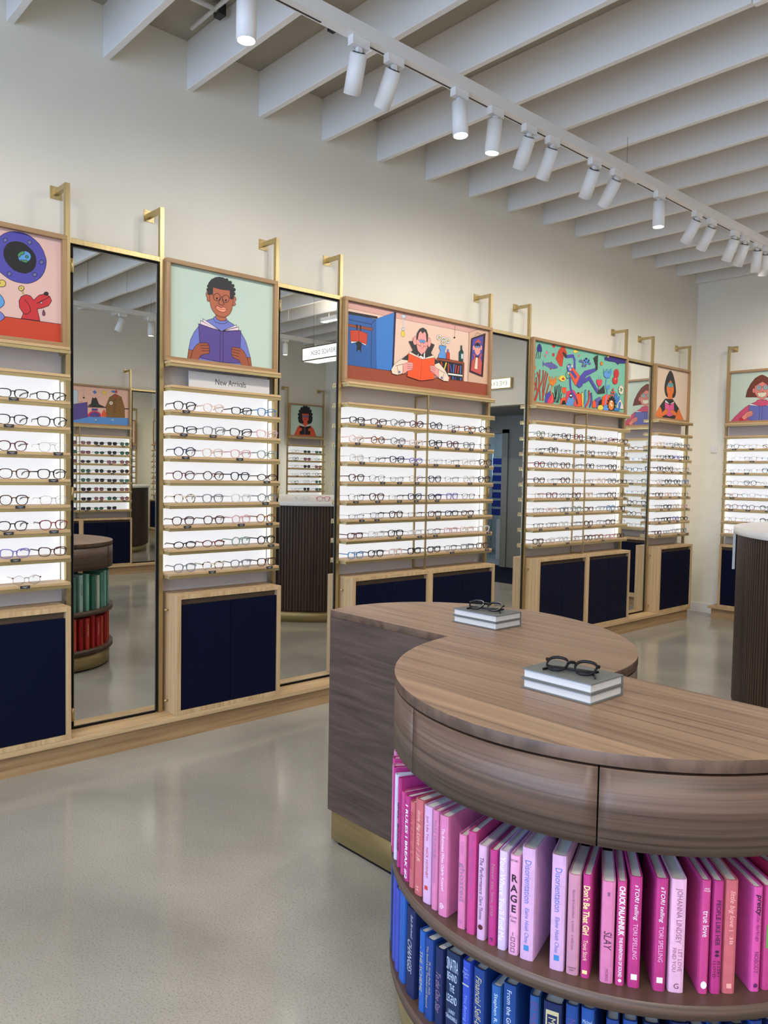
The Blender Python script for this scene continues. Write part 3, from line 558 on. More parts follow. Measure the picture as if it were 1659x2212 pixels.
P 60 1 763,2548 760,2542 754,2537 744,2534 732,2532 722,2534 715,2537 712,2542 714,2548 721,2553 731,2557 742,2558 753,2557 760,2553
P 60 1 787,2509 786,2504 782,2499 775,2496 768,2495 762,2497 757,2501 755,2506 757,2511 761,2516 767,2519 774,2519 781,2518 785,2514
P 60 1 826,2512 825,2507 821,2503 815,2500 808,2499 802,2501 798,2504 796,2509 797,2513 801,2518 807,2520 814,2521 820,2520 824,2516
P 60 1 900,2539 898,2535 893,2531 885,2528 876,2527 868,2528 863,2531 861,2535 862,2539 867,2543 875,2546 884,2547 892,2546 897,2543
L 60 120 756,2540 781,2528
P 10 1 939,2595 977,2618 1013,2629 1012,2499 993,2485 972,2486 981,2527
P 35 1 1096,2561 1094,2553 1089,2546 1081,2541 1072,2540 1064,2543 1058,2549 1056,2557 1057,2565 1062,2572 1070,2576 1079,2577 1088,2575 1093,2569
P 24 1 1179,2640 1496,2640 1496,2606 1382,2594 1359,2579 1310,2599 1211,2595 1130,2598 1122,2622 1180,2633
P 27 0 1203,2640 1204,2639 1202,2634 1197,2630 1190,2627 1182,2626 1174,2627 1169,2630 1167,2635 1169,2640 1169,2640
L 0 30 1130,2607 1204,2616
P 23 1 678,2322 729,2404 800,2462 972,2505 990,2482 829,2420 773,2327 729,2302
L 0 360 800,2368 884,2407 1032,2289
L 23 320 795,2365 884,2407 1029,2292
L 7 80 1040,2348 1040,2311
P 15 1 1003,2403 1013,2407 1029,2407 1045,2406 1063,2409 1081,2412 1093,2409 1095,2395 1090,2376 1082,2361 1071,2352 1057,2348 1043,2347 1030,2351 1018,2360 1009,2370 1003,2381 1000,2394
L 0 20 1031,2449 1042,2410
L 0 20 1071,2447 1059,2411
P 10 1 1022,2297 1128,2363 1140,2326 1151,2292 1030,2274
L 3 140 1169,2431 1165,2412 1160,2385 1160,2359 1170,2339 1184,2321 1191,2299 1184,2268 1170,2233 1159,2203 1155,2177 1154,2155 1154,2140
P 3 1 1112,2516 1138,2481 1175,2525 1184,2473 1215,2523 1221,2480 1243,2536 1255,2493 1220,2442 1169,2431 1122,2448
P 3 1 1173,2354 1187,2363 1208,2373 1224,2376 1229,2368 1228,2354 1223,2342 1211,2336 1195,2333 1183,2333 1175,2337 1171,2345
P 14 1 1380,2496 1377,2476 1365,2460 1348,2449 1328,2447 1310,2454 1296,2468 1291,2487 1294,2506 1306,2523 1323,2533 1343,2535 1361,2529 1375,2515
P 14 1 1365,2430 1361,2414 1349,2399 1330,2391 1309,2389 1290,2394 1276,2406 1271,2421 1274,2438 1286,2452 1305,2461 1326,2463 1345,2458 1359,2446
P 41 0 1331,2440 1330,2437 1328,2434 1324,2432 1319,2431 1315,2432 1311,2435 1310,2438 1311,2442 1314,2445 1318,2447 1323,2448 1327,2446 1330,2444
L 0 240 773,2270 775,2253 778,2228 782,2203 786,2178 790,2154 794,2136
L 27 200 773,2270 775,2253 778,2228 782,2203 786,2178 790,2154 794,2136
P 25 0 782,2270 779,2265 773,2263 767,2264 765,2268 767,2273 773,2275 779,2274
L 0 240 823,2293 826,2273 831,2246 832,2218 826,2189 817,2160 809,2140
L 3 200 823,2293 826,2273 831,2246 832,2218 826,2189 817,2160 809,2140
P 25 0 831,2292 829,2287 823,2285 817,2286 814,2290 817,2295 823,2297 829,2296
L 0 240 880,2291 885,2272 890,2245 889,2218 874,2189 852,2160 836,2139
L 15 200 880,2291 885,2272 890,2245 889,2218 874,2189 852,2160 836,2139
P 25 0 889,2291 886,2286 880,2284 874,2285 871,2289 873,2294 880,2296 886,2295
L 0 240 919,2273 923,2257 927,2234 928,2210 921,2186 910,2161 901,2144
L 23 200 919,2273 923,2257 927,2234 928,2210 921,2186 910,2161 901,2144
P 25 0 928,2273 926,2268 919,2266 913,2267 910,2271 913,2276 919,2278 925,2277
P 16 1 940,2143 948,2205 977,2214 1001,2191 1004,2145
P 60 1 1006,2145 991,2224 1054,2250 1082,2243 1037,2147
P 25 0 1036,2169 1045,2206 1089,2231 1109,2174
P 16 1 1095,2173 1104,2254 1171,2285 1235,2277 1226,2233 1183,2176
L 3 140 1191,2286 1182,2264 1169,2232 1159,2203 1155,2177 1154,2153 1154,2137
P 27 1 1035,2135 1030,2145 1036,2159 1047,2169 1066,2175 1090,2177 1109,2174 1121,2164 1127,2149 1122,2138 1097,2133 1060,2132
P 3 1 1128,2135 1122,2145 1127,2161 1138,2173 1156,2181 1181,2185 1200,2184 1212,2171 1219,2152 1214,2138 1189,2132 1153,2131
P 2 1 1313,2246 1311,2262 1313,2278 1317,2290 1323,2299 1331,2305 1339,2308 1348,2307 1358,2302 1364,2294 1363,2281 1360,2264 1360,2256 1370,2262 1384,2276 1394,2284 1401,2280 1405,2269 1402,2256 1387,2234 1365,2210 1346,2197 1332,2206 1321,2226
P 13 1 1354,2166 1374,2219 1414,2257 1465,2209 1474,2165
P 2 1 1384,2152 1382,2169 1383,2194 1387,2213 1395,2224 1406,2229 1416,2231 1423,2229 1430,2224 1432,2213 1427,2194 1418,2171 1408,2154 1399,2147 1390,2146
P 2 1 1314,2141 1306,2147 1309,2157 1318,2164 1335,2167 1358,2169 1377,2168 1395,2161 1409,2152 1409,2144 1383,2141 1343,2140
P 25 0 1348,2207 1338,2196 1318,2195 1308,2204 1317,2215 1337,2216
P 25 0 1341,2177 1331,2167 1311,2165 1301,2174 1310,2185 1330,2186
P 25 0 1318,2154 1309,2143 1289,2142 1278,2151 1288,2162 1308,2163
P 25 0 1286,2144 1277,2134 1257,2132 1247,2141 1256,2152 1276,2153
P 25 0 1254,2150 1245,2139 1225,2138 1214,2147 1224,2157 1243,2159
P 25 0 1229,2169 1220,2159 1200,2157 1190,2166 1199,2177 1219,2178
P 25 0 1219,2198 1210,2187 1190,2186 1180,2195 1189,2205 1209,2207
P 25 0 1226,2227 1217,2217 1197,2215 1187,2224 1196,2235 1215,2236
P 25 0 1248,2250 1239,2240 1219,2238 1209,2247 1218,2258 1238,2259
P 25 0 1280,2260 1270,2250 1250,2248 1240,2257 1249,2268 1269,2269
P 25 0 1312,2255 1303,2245 1283,2243 1272,2252 1282,2263 1302,2264
P 25 0 1337,2236 1328,2225 1308,2223 1297,2233 1307,2243 1327,2245
P 25 0 1327,2202 1322,2176 1305,2155 1281,2142 1253,2140 1227,2150 1208,2168 1201,2193 1205,2219 1222,2240 1246,2253 1274,2255 1300,2246 1319,2227
P 35 1 1307,2191 1303,2170 1291,2153 1272,2143 1250,2141 1230,2149 1215,2164 1209,2184 1213,2205 1226,2222 1244,2233 1266,2235 1286,2227 1301,2212
P 13 0 1283,2224 1277,2218 1262,2215 1247,2216 1241,2221 1247,2227 1261,2231 1276,2230
P 13 0 1265,2201 1261,2193 1249,2189 1238,2191 1232,2199 1237,2206 1248,2210 1260,2208
P 13 0 1282,2186 1277,2180 1265,2177 1252,2178 1247,2184 1251,2190 1264,2193 1276,2192
P 13 1 1469,2343 1465,2332 1454,2326 1443,2330 1438,2340 1442,2352 1453,2357 1463,2354
P 13 1 1457,2323 1453,2312 1443,2306 1432,2310 1427,2320 1431,2331 1441,2337 1452,2333
P 13 1 1435,2316 1431,2305 1420,2300 1410,2304 1405,2314 1408,2325 1419,2330 1429,2327
P 13 1 1415,2328 1411,2317 1401,2311 1390,2315 1385,2325 1389,2336 1399,2342 1410,2338
P 13 1 1409,2350 1405,2339 1395,2334 1384,2337 1379,2347 1383,2359 1393,2364 1404,2360
P 13 1 1421,2370 1417,2359 1407,2354 1396,2357 1391,2368 1394,2379 1405,2384 1416,2381
P 13 1 1443,2377 1439,2366 1429,2360 1418,2364 1413,2374 1417,2385 1427,2391 1438,2387
P 13 1 1463,2365 1459,2354 1449,2349 1438,2352 1433,2363 1436,2374 1447,2379 1458,2376
L 14 60 1287,2348 1289,2263
P 12 1 1301,2340 1296,2332 1285,2327 1273,2330 1268,2337 1272,2345 1284,2349 1295,2347
P 12 1 1282,2313 1277,2305 1266,2301 1254,2303 1249,2310 1253,2318 1265,2322 1277,2320
P 12 1 1320,2313 1316,2305 1304,2301 1292,2303 1287,2310 1292,2318 1303,2322 1315,2320
P 12 1 1269,2286 1264,2278 1253,2274 1241,2277 1236,2284 1240,2292 1252,2296 1263,2294
P 12 1 1304,2283 1300,2275 1288,2271 1277,2273 1271,2280 1276,2288 1287,2292 1299,2290
'''),
'tall':(50,'''
P 55 1 44,2130 58,2149 149,2246 253,2328 405,2342 553,2250 669,2130
P 10 1 149,2246 253,2328 405,2342 553,2250 514,2204 472,2130 219,2130 193,2210
P 10 1 230,2440 236,2476 250,2516 267,2552 290,2584 316,2613 343,2627 369,2621 395,2601 419,2572 442,2530 463,2480 476,2436 476,2405 468,2381 455,2364 439,2354 418,2350 394,2348 366,2346 334,2345 307,2347 288,2351 273,2357 260,2368 247,2387 235,2411
P 55 0 305,2377 403,2375 405,2337 309,2330
P 55 0 277,2449 284,2465 298,2479 312,2492 325,2506 339,2519 353,2525 368,2522 384,2511 399,2500 411,2489 421,2477 427,2462 430,2443 430,2421 423,2401 407,2384 385,2368 363,2360 339,2363 316,2372 297,2386 285,2405 278,2428
P 61 0 262,2316 350,2281 256,2294
P 61 0 443,2313 358,2281 448,2298
P 21 1 250,2296 349,2269 446,2303 451,2172 357,2150 265,2165
L 0 30 349,2269 357,2150
P 55 1 203,2186 261,2219 319,2229 323,2179 216,2147 185,2158
P 55 1 383,2222 434,2227 531,2190 491,2164 388,2183
P 1 1 360,2480 357,2469 348,2460 335,2454 320,2452 305,2456 295,2464 291,2474 294,2485 303,2494 316,2500 331,2502 346,2498 356,2491
P 1 1 415,2483 413,2472 404,2463 390,2457 375,2456 360,2459 350,2466 346,2476 349,2487 358,2496 371,2502 387,2503 401,2500 411,2493
P 25 0 333,2484 333,2481 330,2480 327,2478 324,2478 320,2479 318,2480 317,2482 318,2484 320,2486 323,2488 327,2488 330,2487 332,2486
P 25 0 388,2486 388,2484 386,2482 382,2481 379,2480 375,2481 373,2483 372,2485 373,2487 375,2489 378,2490 382,2490 385,2490 387,2488
L 0 30 332,2431 337,2430 345,2428 353,2427 360,2428 367,2431 373,2433
'''),
'grin':(31,'''
P 20 1 200,2380 213,2449 247,2518 290,2573 328,2594 354,2603 366,2602 393,2589 433,2562 479,2501 517,2429 534,2359
L 0 30 239,2475 225,2384
L 0 30 264,2473 249,2382
L 0 30 291,2472 276,2381
L 0 30 440,2461 461,2369
L 0 30 466,2460 487,2368
L 0 30 489,2458 510,2366
P 22 1 54,2130 91,2173 151,2233 196,2271 246,2302 309,2327 326,2347 415,2342 434,2320 496,2289 547,2253 591,2212 651,2150 667,2130
P 46 1 298,2444 297,2432 293,2423 287,2419 281,2419 274,2425 270,2434 268,2446 269,2457 273,2466 278,2470 285,2470 291,2464 296,2455
P 46 1 464,2432 463,2421 459,2413 454,2408 447,2409 441,2414 437,2423 435,2434 436,2446 440,2454 445,2459 452,2458 458,2453 462,2444
P 46 1 290,2490 369,2533 439,2480 440,2404 417,2366 371,2343 325,2368 296,2413
P 19 1 359,2469 357,2458 351,2449 341,2444 330,2445 319,2451 312,2461 309,2473 311,2484 318,2493 328,2498 339,2497 349,2491 356,2481
P 19 1 426,2468 424,2456 417,2447 408,2443 397,2444 386,2450 379,2459 376,2471 378,2483 385,2491 394,2496 406,2495 416,2489 423,2479
L 0 40 358,2479 377,2479
P 40 0 338,2474 338,2472 337,2470 335,2469 333,2469 332,2470 330,2472 330,2474 330,2476 331,2478 333,2479 335,2479 337,2478 338,2476
P 40 0 406,2472 405,2470 404,2468 403,2468 401,2468 399,2469 398,2471 397,2473 398,2475 399,2476 400,2477 402,2477 404,2476 405,2474
L 0 30 351,2437 355,2434 361,2430 367,2428 374,2430 380,2432 385,2435
P 58 1 319,2419 415,2419 408,2382 370,2368 333,2380
L 33 30 335,2420 336,2385
L 33 30 351,2419 353,2375
L 33 30 368,2418 369,2374
L 33 30 384,2417 386,2373
L 33 30 400,2416 401,2381
P 61 1 249,2311 355,2278 240,2295
P 61 1 493,2298 379,2277 502,2281
P 39 1 240,2295 355,2278 373,2279 502,2283 515,2130 295,2130 237,2139
L 0 30 351,2278 350,2130
L 0 30 376,2278 377,2130
P 49 1 166,2170 213,2217 255,2233 278,2230 285,2208 281,2184 233,2166 192,2137
P 49 1 566,2130 582,2153 534,2203 493,2221 471,2221 466,2200 472,2175 519,2154 551,2130
P 14 1 152,2130 139,2149 166,2170 192,2137 181,2130
P 14 1 609,2130 609,2130 582,2153 566,2130
L 0 25 217,2202 280,2221
L 0 25 532,2188 470,2212
L 0 25 217,2188 280,2207
L 0 25 533,2174 471,2198
L 0 25 218,2174 281,2193
L 0 25 533,2161 471,2184
'''),
'coat':(6,'''
P 3 1 951,2130 813,2168 628,2225 34,2237 34,2130
P 18 1 1030,2130 1030,2335 813,2383 633,2424 628,2214 813,2168 953,2130
P 17 1 1118,2508 1030,2545 908,2568 813,2579 775,2577 765,2562 762,2538 762,2499 768,2452 767,2418 736,2415 698,2425 712,2422 830,2382 998,2329 1118,2311 1158,2359 1154,2441
L 0 20 682,2609 682,2484
P 25 0 667,2481 669,2476 673,2471 679,2468 685,2468 691,2470 696,2474 697,2479 696,2484 691,2489 685,2491 679,2492 673,2490 669,2486
L 42 150 628,2359 362,2369
L 42 150 107,2367 34,2371
P 28 1 619,2227 631,2239 624,2257 611,2272 599,2285 582,2296 562,2303 539,2307 514,2307 491,2304 473,2296 457,2286 447,2274 437,2259 432,2243 447,2231 498,2225 569,2223
P 18 1 595,2232 603,2243 594,2260 581,2274 565,2283 545,2289 525,2292 505,2290 486,2285 472,2277 462,2263 456,2247 466,2235 504,2229 558,2228
P 18 1 572,2340 487,2341 487,2313 572,2310
P 57 1 429,2284 396,2338 367,2288 367,2237 425,2235
P 10 1 630,2373 581,2404 564,2491 551,2490 539,2480 517,2498 504,2489 468,2403 381,2374 458,2365
P 34 1 362,2230 374,2382 323,2513 235,2574 142,2532 95,2383 91,2241
P 7 1 260,2546 255,2554 246,2559 235,2560 224,2559 213,2554 208,2546 213,2530 224,2510 235,2501 246,2510 255,2530
L 0 30 235,2496 253,2391 253,2239
L 0 30 235,2496 196,2461 142,2522
L 0 30 235,2496 284,2454 309,2509
P 47 1 222,2421 223,2416 226,2412 231,2409 236,2409 241,2411 244,2415 245,2420 244,2425 241,2429 236,2431 231,2432 226,2430 223,2426
P 47 1 222,2362 223,2357 226,2353 231,2351 236,2350 241,2352 244,2356 245,2361 244,2366 241,2370 236,2373 231,2373 226,2371 223,2367
P 47 1 221,2307 223,2302 226,2298 231,2296 236,2295 241,2297 244,2301 245,2306 244,2311 241,2315 236,2317 231,2318 226,2316 223,2312
P 61 0 269,2437 274,2428 283,2427 288,2435 283,2444 274,2445
P 61 0 277,2421 282,2413 292,2412 297,2420 292,2428 282,2429
P 61 0 295,2420 300,2412 310,2411 314,2419 310,2427 300,2428
P 61 0 304,2434 309,2426 318,2425 323,2433 318,2441 309,2442
P 61 0 295,2449 300,2441 310,2440 314,2448 310,2457 300,2457
P 61 0 277,2451 282,2442 292,2442 297,2449 292,2458 282,2459
P 14 1 231,2624 206,2622 206,2579 235,2586
P 2 1 294,2605 281,2610 261,2614 245,2614 237,2606 234,2594 235,2586 246,2584 261,2585 275,2587 285,2592 293,2599
P 2 1 558,2573 529,2594 501,2569 529,2543
P 27 1 425,2596 372,2593 362,2552 415,2552
P 61 1 529,2194 521,2193 509,2190 501,2186 500,2182 502,2177 506,2175 512,2175 519,2177 525,2180 529,2185 531,2191
P 61 1 253,2201 255,2198 260,2195 268,2193 277,2192 285,2193 290,2195 292,2199 290,2202 285,2205 277,2207 268,2207 260,2206 255,2204
'''),
'curly':(30,'''
P 57 1 636,2130 573,2263 505,2318 307,2330 221,2251 166,2130
P 25 0 414,2630 379,2627 342,2614 311,2591 288,2555 272,2510 260,2469 253,2437 251,2409 256,2385 268,2364 287,2346 320,2334 376,2329 444,2329 499,2334 528,2343 544,2356 552,2378 555,2412 549,2453 542,2492 533,2524 522,2552 505,2577 479,2600 448,2620
P 25 0 269,2389 277,2370 297,2361 317,2367 326,2386 318,2406 298,2415 278,2408
P 25 0 248,2446 256,2426 276,2417 296,2423 304,2442 296,2462 277,2471 256,2464
P 25 0 247,2506 255,2486 275,2477 295,2484 304,2502 296,2522 276,2531 256,2525
P 25 0 268,2561 276,2541 296,2532 316,2538 324,2557 316,2577 296,2586 276,2580
P 25 0 306,2601 314,2582 334,2572 354,2579 362,2597 354,2617 335,2626 314,2620
P 25 0 356,2621 364,2601 383,2592 403,2599 412,2617 404,2637 397,2640 365,2640 364,2640
P 25 0 409,2617 417,2598 436,2588 456,2595 465,2613 457,2633 442,2640 431,2640 417,2636
P 25 0 457,2590 465,2571 485,2562 505,2568 513,2586 505,2606 486,2615 466,2609
P 25 0 494,2545 501,2526 521,2516 541,2523 549,2541 541,2561 522,2570 502,2564
P 25 0 512,2488 520,2469 539,2460 559,2466 567,2485 559,2504 540,2513 520,2507
P 25 0 509,2429 517,2410 537,2400 556,2407 565,2426 557,2445 538,2454 518,2447
P 25 0 487,2376 495,2357 514,2348 534,2354 542,2373 534,2392 515,2401 495,2395
P 57 0 473,2502 333,2506 339,2401 403,2343 462,2394
P 57 0 442,2364 359,2369 352,2306 447,2301
P 61 0 521,2317 448,2311 409,2284 523,2297
P 61 0 294,2331 358,2316 404,2285 291,2305
P 25 0 524,2302 409,2280 291,2308 296,2150 521,2146
L 45 60 409,2280 412,2147
P 57 1 560,2233 539,2246 508,2258 485,2263 474,2252 472,2233 478,2216 500,2206 530,2198 553,2197 564,2205 567,2219
P 57 1 338,2250 322,2259 299,2267 280,2269 265,2258 253,2242 253,2228 274,2219 306,2214 331,2213 341,2222 343,2237
P 52 1 404,2462 407,2452 415,2445 428,2440 441,2439 453,2442 462,2449 465,2458 462,2467 454,2475 442,2479 428,2480 416,2477 407,2470
P 52 1 345,2461 348,2452 355,2444 367,2440 379,2439 391,2442 399,2449 401,2458 399,2467 391,2475 380,2479 367,2480 356,2477 348,2470
P 7 0 447,2405 439,2412 422,2419 405,2423 388,2421 370,2416 362,2410 370,2403 387,2395 404,2391 421,2393 439,2399
'''),
}
# ------------------------------------------------------------------ room shell
XL, XR, YF, YB, ZC = -4.21, 2.885, 8.60, -3.2, 3.975
HX0, HX1, HZ = -1.50, 0.25, 2.485          # hallway opening in the far wall
o = struct(MB().box(XL-.2, XR+.2, YB-.2, YF, -.12, 0).build('floor', floor_m))
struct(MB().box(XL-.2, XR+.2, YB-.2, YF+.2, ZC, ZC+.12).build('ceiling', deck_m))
struct(MB().box(XL-.15, XL, YB-.2, YF+.15, 0, ZC).build('wall_left', paint))
struct(MB().box(XR, XR+.15, YB-.2, YF+.15, 0, ZC).build('wall_right', paint))
m = MB(); m.box(XL, HX0, YF, YF+.15, 0, ZC); m.box(HX0, HX1, YF, YF+.15, HZ, ZC); m.box(HX1, XR, YF, YF+.15, 0, ZC)
struct(m.build('wall_far', paint))
m = MB(); m.box(XL, -4.0, YB-.15, YB, 0, ZC); m.box(2.7, XR, YB-.15, YB, 0, ZC); m.box(-4.0, 2.7, YB-.15, YB, 3.3, ZC); m.box(-4.0, 2.7, YB-.15, YB, 0, .12)
struct(m.build('wall_back', paint))
w = struct(MB().box(-4.0, 2.7, YB-.09, YB-.08, .12, 3.3).build('window_1', glass_pane))
m = MB()
for x in (-4.0, -2.33, -.67, .99, 2.66): m.box(x, x+.04, YB-.12, YB-.04, .12, 3.3)
m.build('window_frame', brass_d, w)
m = MB(); m.box(XL, XL+.014, 8.10, YF, 0, .10); struct(m.build('baseboard_left', white_p))
m = MB(); m.box(XL+.014, -3.80, YF-.014, YF, 0, .10); m.box(HX1, XR, YF-.014, YF, 0, .10); struct(m.build('baseboard_far', white_p))
# hallway seen only in a mirror
m = MB(); m.box(HX0-.1, HX0, YF+.15, 10.2, 0, HZ+.1); m.box(1.3, 1.4, YF+.15, 10.2, 0, HZ+.1); m.box(HX1, 1.3, YF+.15, YF+.2, 0, HZ+.1); m.box(HX0, 1.3, YF+.15, 10.2, HZ, HZ+.1)
struct(m.build('wall_hall', hall_p))
m = MB(); m.box(HX0, .06, 10.1, 10.2, 0, HZ); m.box(1.0, 1.3, 10.1, 10.2, 0, HZ); m.box(.06, 1.0, 10.1, 10.2, 2.2, HZ)
struct(m.build('wall_hall_end', hall_p))
m = MB(); m.box(-.06, .06, 10.07, 10.1, 0, 2.26); m.box(1.0, 1.1, 10.07, 10.1, 0, 2.26); m.box(-.06, 1.1, 10.07, 10.1, 2.2, 2.26); struct(m.build('trim_1', hall_p))
struct(MB().box(HX0, 1.3, YF, 10.2, -.12, .004).build('floor_hall', carpet))
m = MB(); m.box(-.3, 2.2, 12.4, 12.5, 0, 2.6); m.box(2.1, 2.2, 10.2, 12.4, 0, 2.6); m.box(-.3, -.2, 10.2, 12.4, 0, 2.6); m.box(-.3, 2.2, 10.2, 12.4, 2.6, 2.7)
struct(m.build('wall_store_room', white_p))
struct(MB().box(-.3, 2.2, 10.2, 12.4, -.12, 0).build('floor_store_room', hall_p))
ld = bpy.data.lights.new('store_room_lamp', 'AREA'); ld.size = 1.2; ld.energy = 14; ld.color = (.45, .7, 1.0)
lo = bpy.data.objects.new('store_room_lamp', ld); COLL.objects.link(lo); lo.location = (1.0, 11.2, 2.58)
hd = bpy.data.lights.new('hall_fill', 'AREA'); hd.size = .5; hd.energy = 7; hd.color = (1.0, .93, .82)  # unseen fill light added to brighten the dark hallway
ho = bpy.data.objects.new('hall_fill', hd); COLL.objects.link(ho); ho.location = (1.0, 9.2, 2.46)
rk = thing('storage_rack', 'wire rack of blue bins beyond the hallway doorway', 'rack', (1.05, 11.7, 0))
m = MB()
for x in (-.4, .4):
    for y in (-.18, .18): m.tube([(x, y, 0), (x, y, 2.0)], .012)
for k in range(8): m.box(-.4, .4, -.18, .18, .75+k*.16, .757+k*.16)
m.build('rack_frame', chrome, rk)
for k in range(7):
    for i in range(3): MB().box(-.37+i*.26, -.13+i*.26, -.19, .14, .76+k*.16, .87+k*.16).build('bin', bin_m, rk)
tag(MB().box(.5, .9, 11.0, 11.45, .0, .72).build('storage_chest', desk_white), 'pale blue lit chest standing below the blue bins beyond the doorway', 'chest')

# ceiling joists, each lapped from three lengths
JY = [1.266, 1.752, 2.247, 2.737, 3.232, 3.722, 4.21, 4.70, 5.185, 5.675, 6.165, 6.655, 7.145, 7.62, 8.09, 8.54]
JY = [1.266-.488*k for k in range(8, 0, -1)]+JY
for k, y in enumerate(JY):
    m = MB(); m.box(XL, -1.62, y-.002, y+.036, 3.70, ZC); m.box(-1.66, 1.30, y+.037, y+.075, 3.70, ZC) if False else None
    m.box(-1.62, 1.30, y+.012, y+.050, 3.70, ZC); m.box(1.30, XR, y-.002, y+.036, 3.70, ZC)
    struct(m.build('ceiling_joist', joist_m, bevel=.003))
cd = thing('conduit', 'pale conduit run with black capped stubs high between the ceiling joists', 'conduit', (-3.5, 2.0, 3.93))
m = MB(); m.tube([(-.25, -1.2, 0), (-.25, .21, 0)], .014); m.tube([(.1, .28, -.02), (.1, .70, -.02)], .012); m.tube([(-.5, .16, .0), (.6, .16, .0)], .012)
m.build('pipe', lamp_w, cd)
MB().box(-.28, -.22, .17, .21, -.03, .03).build('pipe_box', lamp_k, cd); MB().box(.07, .13, .66, .70, -.05, .01).build('pipe_box', lamp_k, cd)

# ------------------------------------------------------------------ pictures: flat prints drawn as thin ink layers
from mathutils.geometry import tessellate_polygon
ink_mat = bpy.data.materials.new('print_ink'); ink_mat.use_nodes = True
_n = ink_mat.node_tree; _b = _n.nodes['Principled BSDF']; _b.inputs['Roughness'].default_value = .5; _b.inputs['Specular IOR Level'].default_value = .3
_a = _n.nodes.new('ShaderNodeVertexColor'); _a.layer_name = 'ink'; _n.links.new(_a.outputs['Color'], _b.inputs['Base Color'])
def picture_mesh(key, x0, x1, z0, z1):
    bg, body = ART[key]; ow = dict(diver=.0014, cape=.0018, coat=.0018).get(key, .0026); V = []; F = []; Cc = []; lay = [0]
    def poly(pts, col):
        y = -.0052-lay[0]*3.5e-5; lay[0] += 1
        vs = [Vector((a, b, 0)) for a, b in pts]; base = len(V)
        V.extend((a, y, b) for a, b in pts)
        for t in tessellate_polygon([vs]): F.append(tuple(base+i for i in t)); Cc.append(col)
    def stroke(pts, w, col, closed=False):
        """one mitred ribbon per line, so no two faces lie on top of each other"""
        y = -.0052-lay[0]*3.5e-5; lay[0] += 1
        P = [Vector(pts[0])]
        for q in pts[1:]:
            if (Vector(q)-P[-1]).length > 4e-4: P.append(Vector(q))
        if closed and len(P) > 2 and (P[0]-P[-1]).length < 4e-4: P.pop()
        n = len(P)
        if n < 2: return
        base = len(V)
        for i in range(n):
            a = P[i]-P[i-1] if (i or closed) else P[1]-P[0]; c = P[(i+1) % n]-P[i] if (i < n-1 or closed) else a
            a = a.normalized(); c = c.normalized(); t = a+c
            t = t.normalized() if t.length > .2 else a
            k = min(1/max(t.dot(a), .3), 1.8); nv = Vector((-t.y, t.x))*w/2*k
            for q in (P[i]+nv, P[i]-nv): V.append((min(max(q.x, x0), x1), y, min(max(q.y, z0), z1)))
        for i in range(n if closed else n-1):
            j = (i+1) % n; F.append((base+2*i, base+2*i+1, base+2*j+1, base+2*j)); Cc.append(col)
    poly([(x0, z0), (x1, z0), (x1, z1), (x0, z1)], bg)
    for ln in body.strip().split('\n'):
        t = ln.split(); pts = [tuple(float(q)/1000 for q in s.split(',')) for s in t[3:]]
        if t[0] == 'P':
            poly(pts, int(t[1]))
            if t[2] == '1': stroke(pts, ow, INK_LINE, True)
        else: stroke(pts, int(t[2])/10000, int(t[1]))
    me = bpy.data.meshes.new('picture'); me.from_pydata(V, [], F); me.materials.append(ink_mat)
    ca = me.color_attributes.new('ink', 'FLOAT_COLOR', 'CORNER'); cols = [tuple(v*.78 for v in lin(c)) for c in INKS]; buf = []
    for p, c in zip(me.polygons, Cc):
        for _ in p.loop_indices: buf.extend((*cols[c], 1.0))
    ca.data.foreach_set('color', buf); me.update()
    return me

# ------------------------------------------------------------------ eyewear prototypes
def sgn(v): return -1 if v < 0 else 1
def lens_outline(shape, n=22):
    w, h, e = dict(rect=(.056, .036, 3.4), square=(.056, .042, 3.0), round=(.050, .045, 2), panto=(.054, .043, 2.5), cat=(.056, .039, 2.6), oval=(.054, .034, 2), hex=(.053, .043, 2), aviator=(.057, .047, 2.3))[shape]
    P = []
    for i in range(n):
        t = 2*PI*i/n; c, s = math.cos(t), math.sin(t)
        x = w/2*sgn(c)*abs(c)**(2/e); z = h/2*sgn(s)*abs(s)**(2/e)
        if shape in ('panto', 'aviator', 'square'): x *= 1-.16*(.5-z/h)*(1 if shape != 'square' else .6)
        if shape == 'cat' and z > 0: z += .006*max(0, x/(w/2)); 
        if shape == 'hex': r = 1/max(abs(math.cos(((t+PI/6) % (PI/3))-PI/6)), .8); x *= r*.95; z *= r*.95
        P.append((x, z))
    return P, w, h
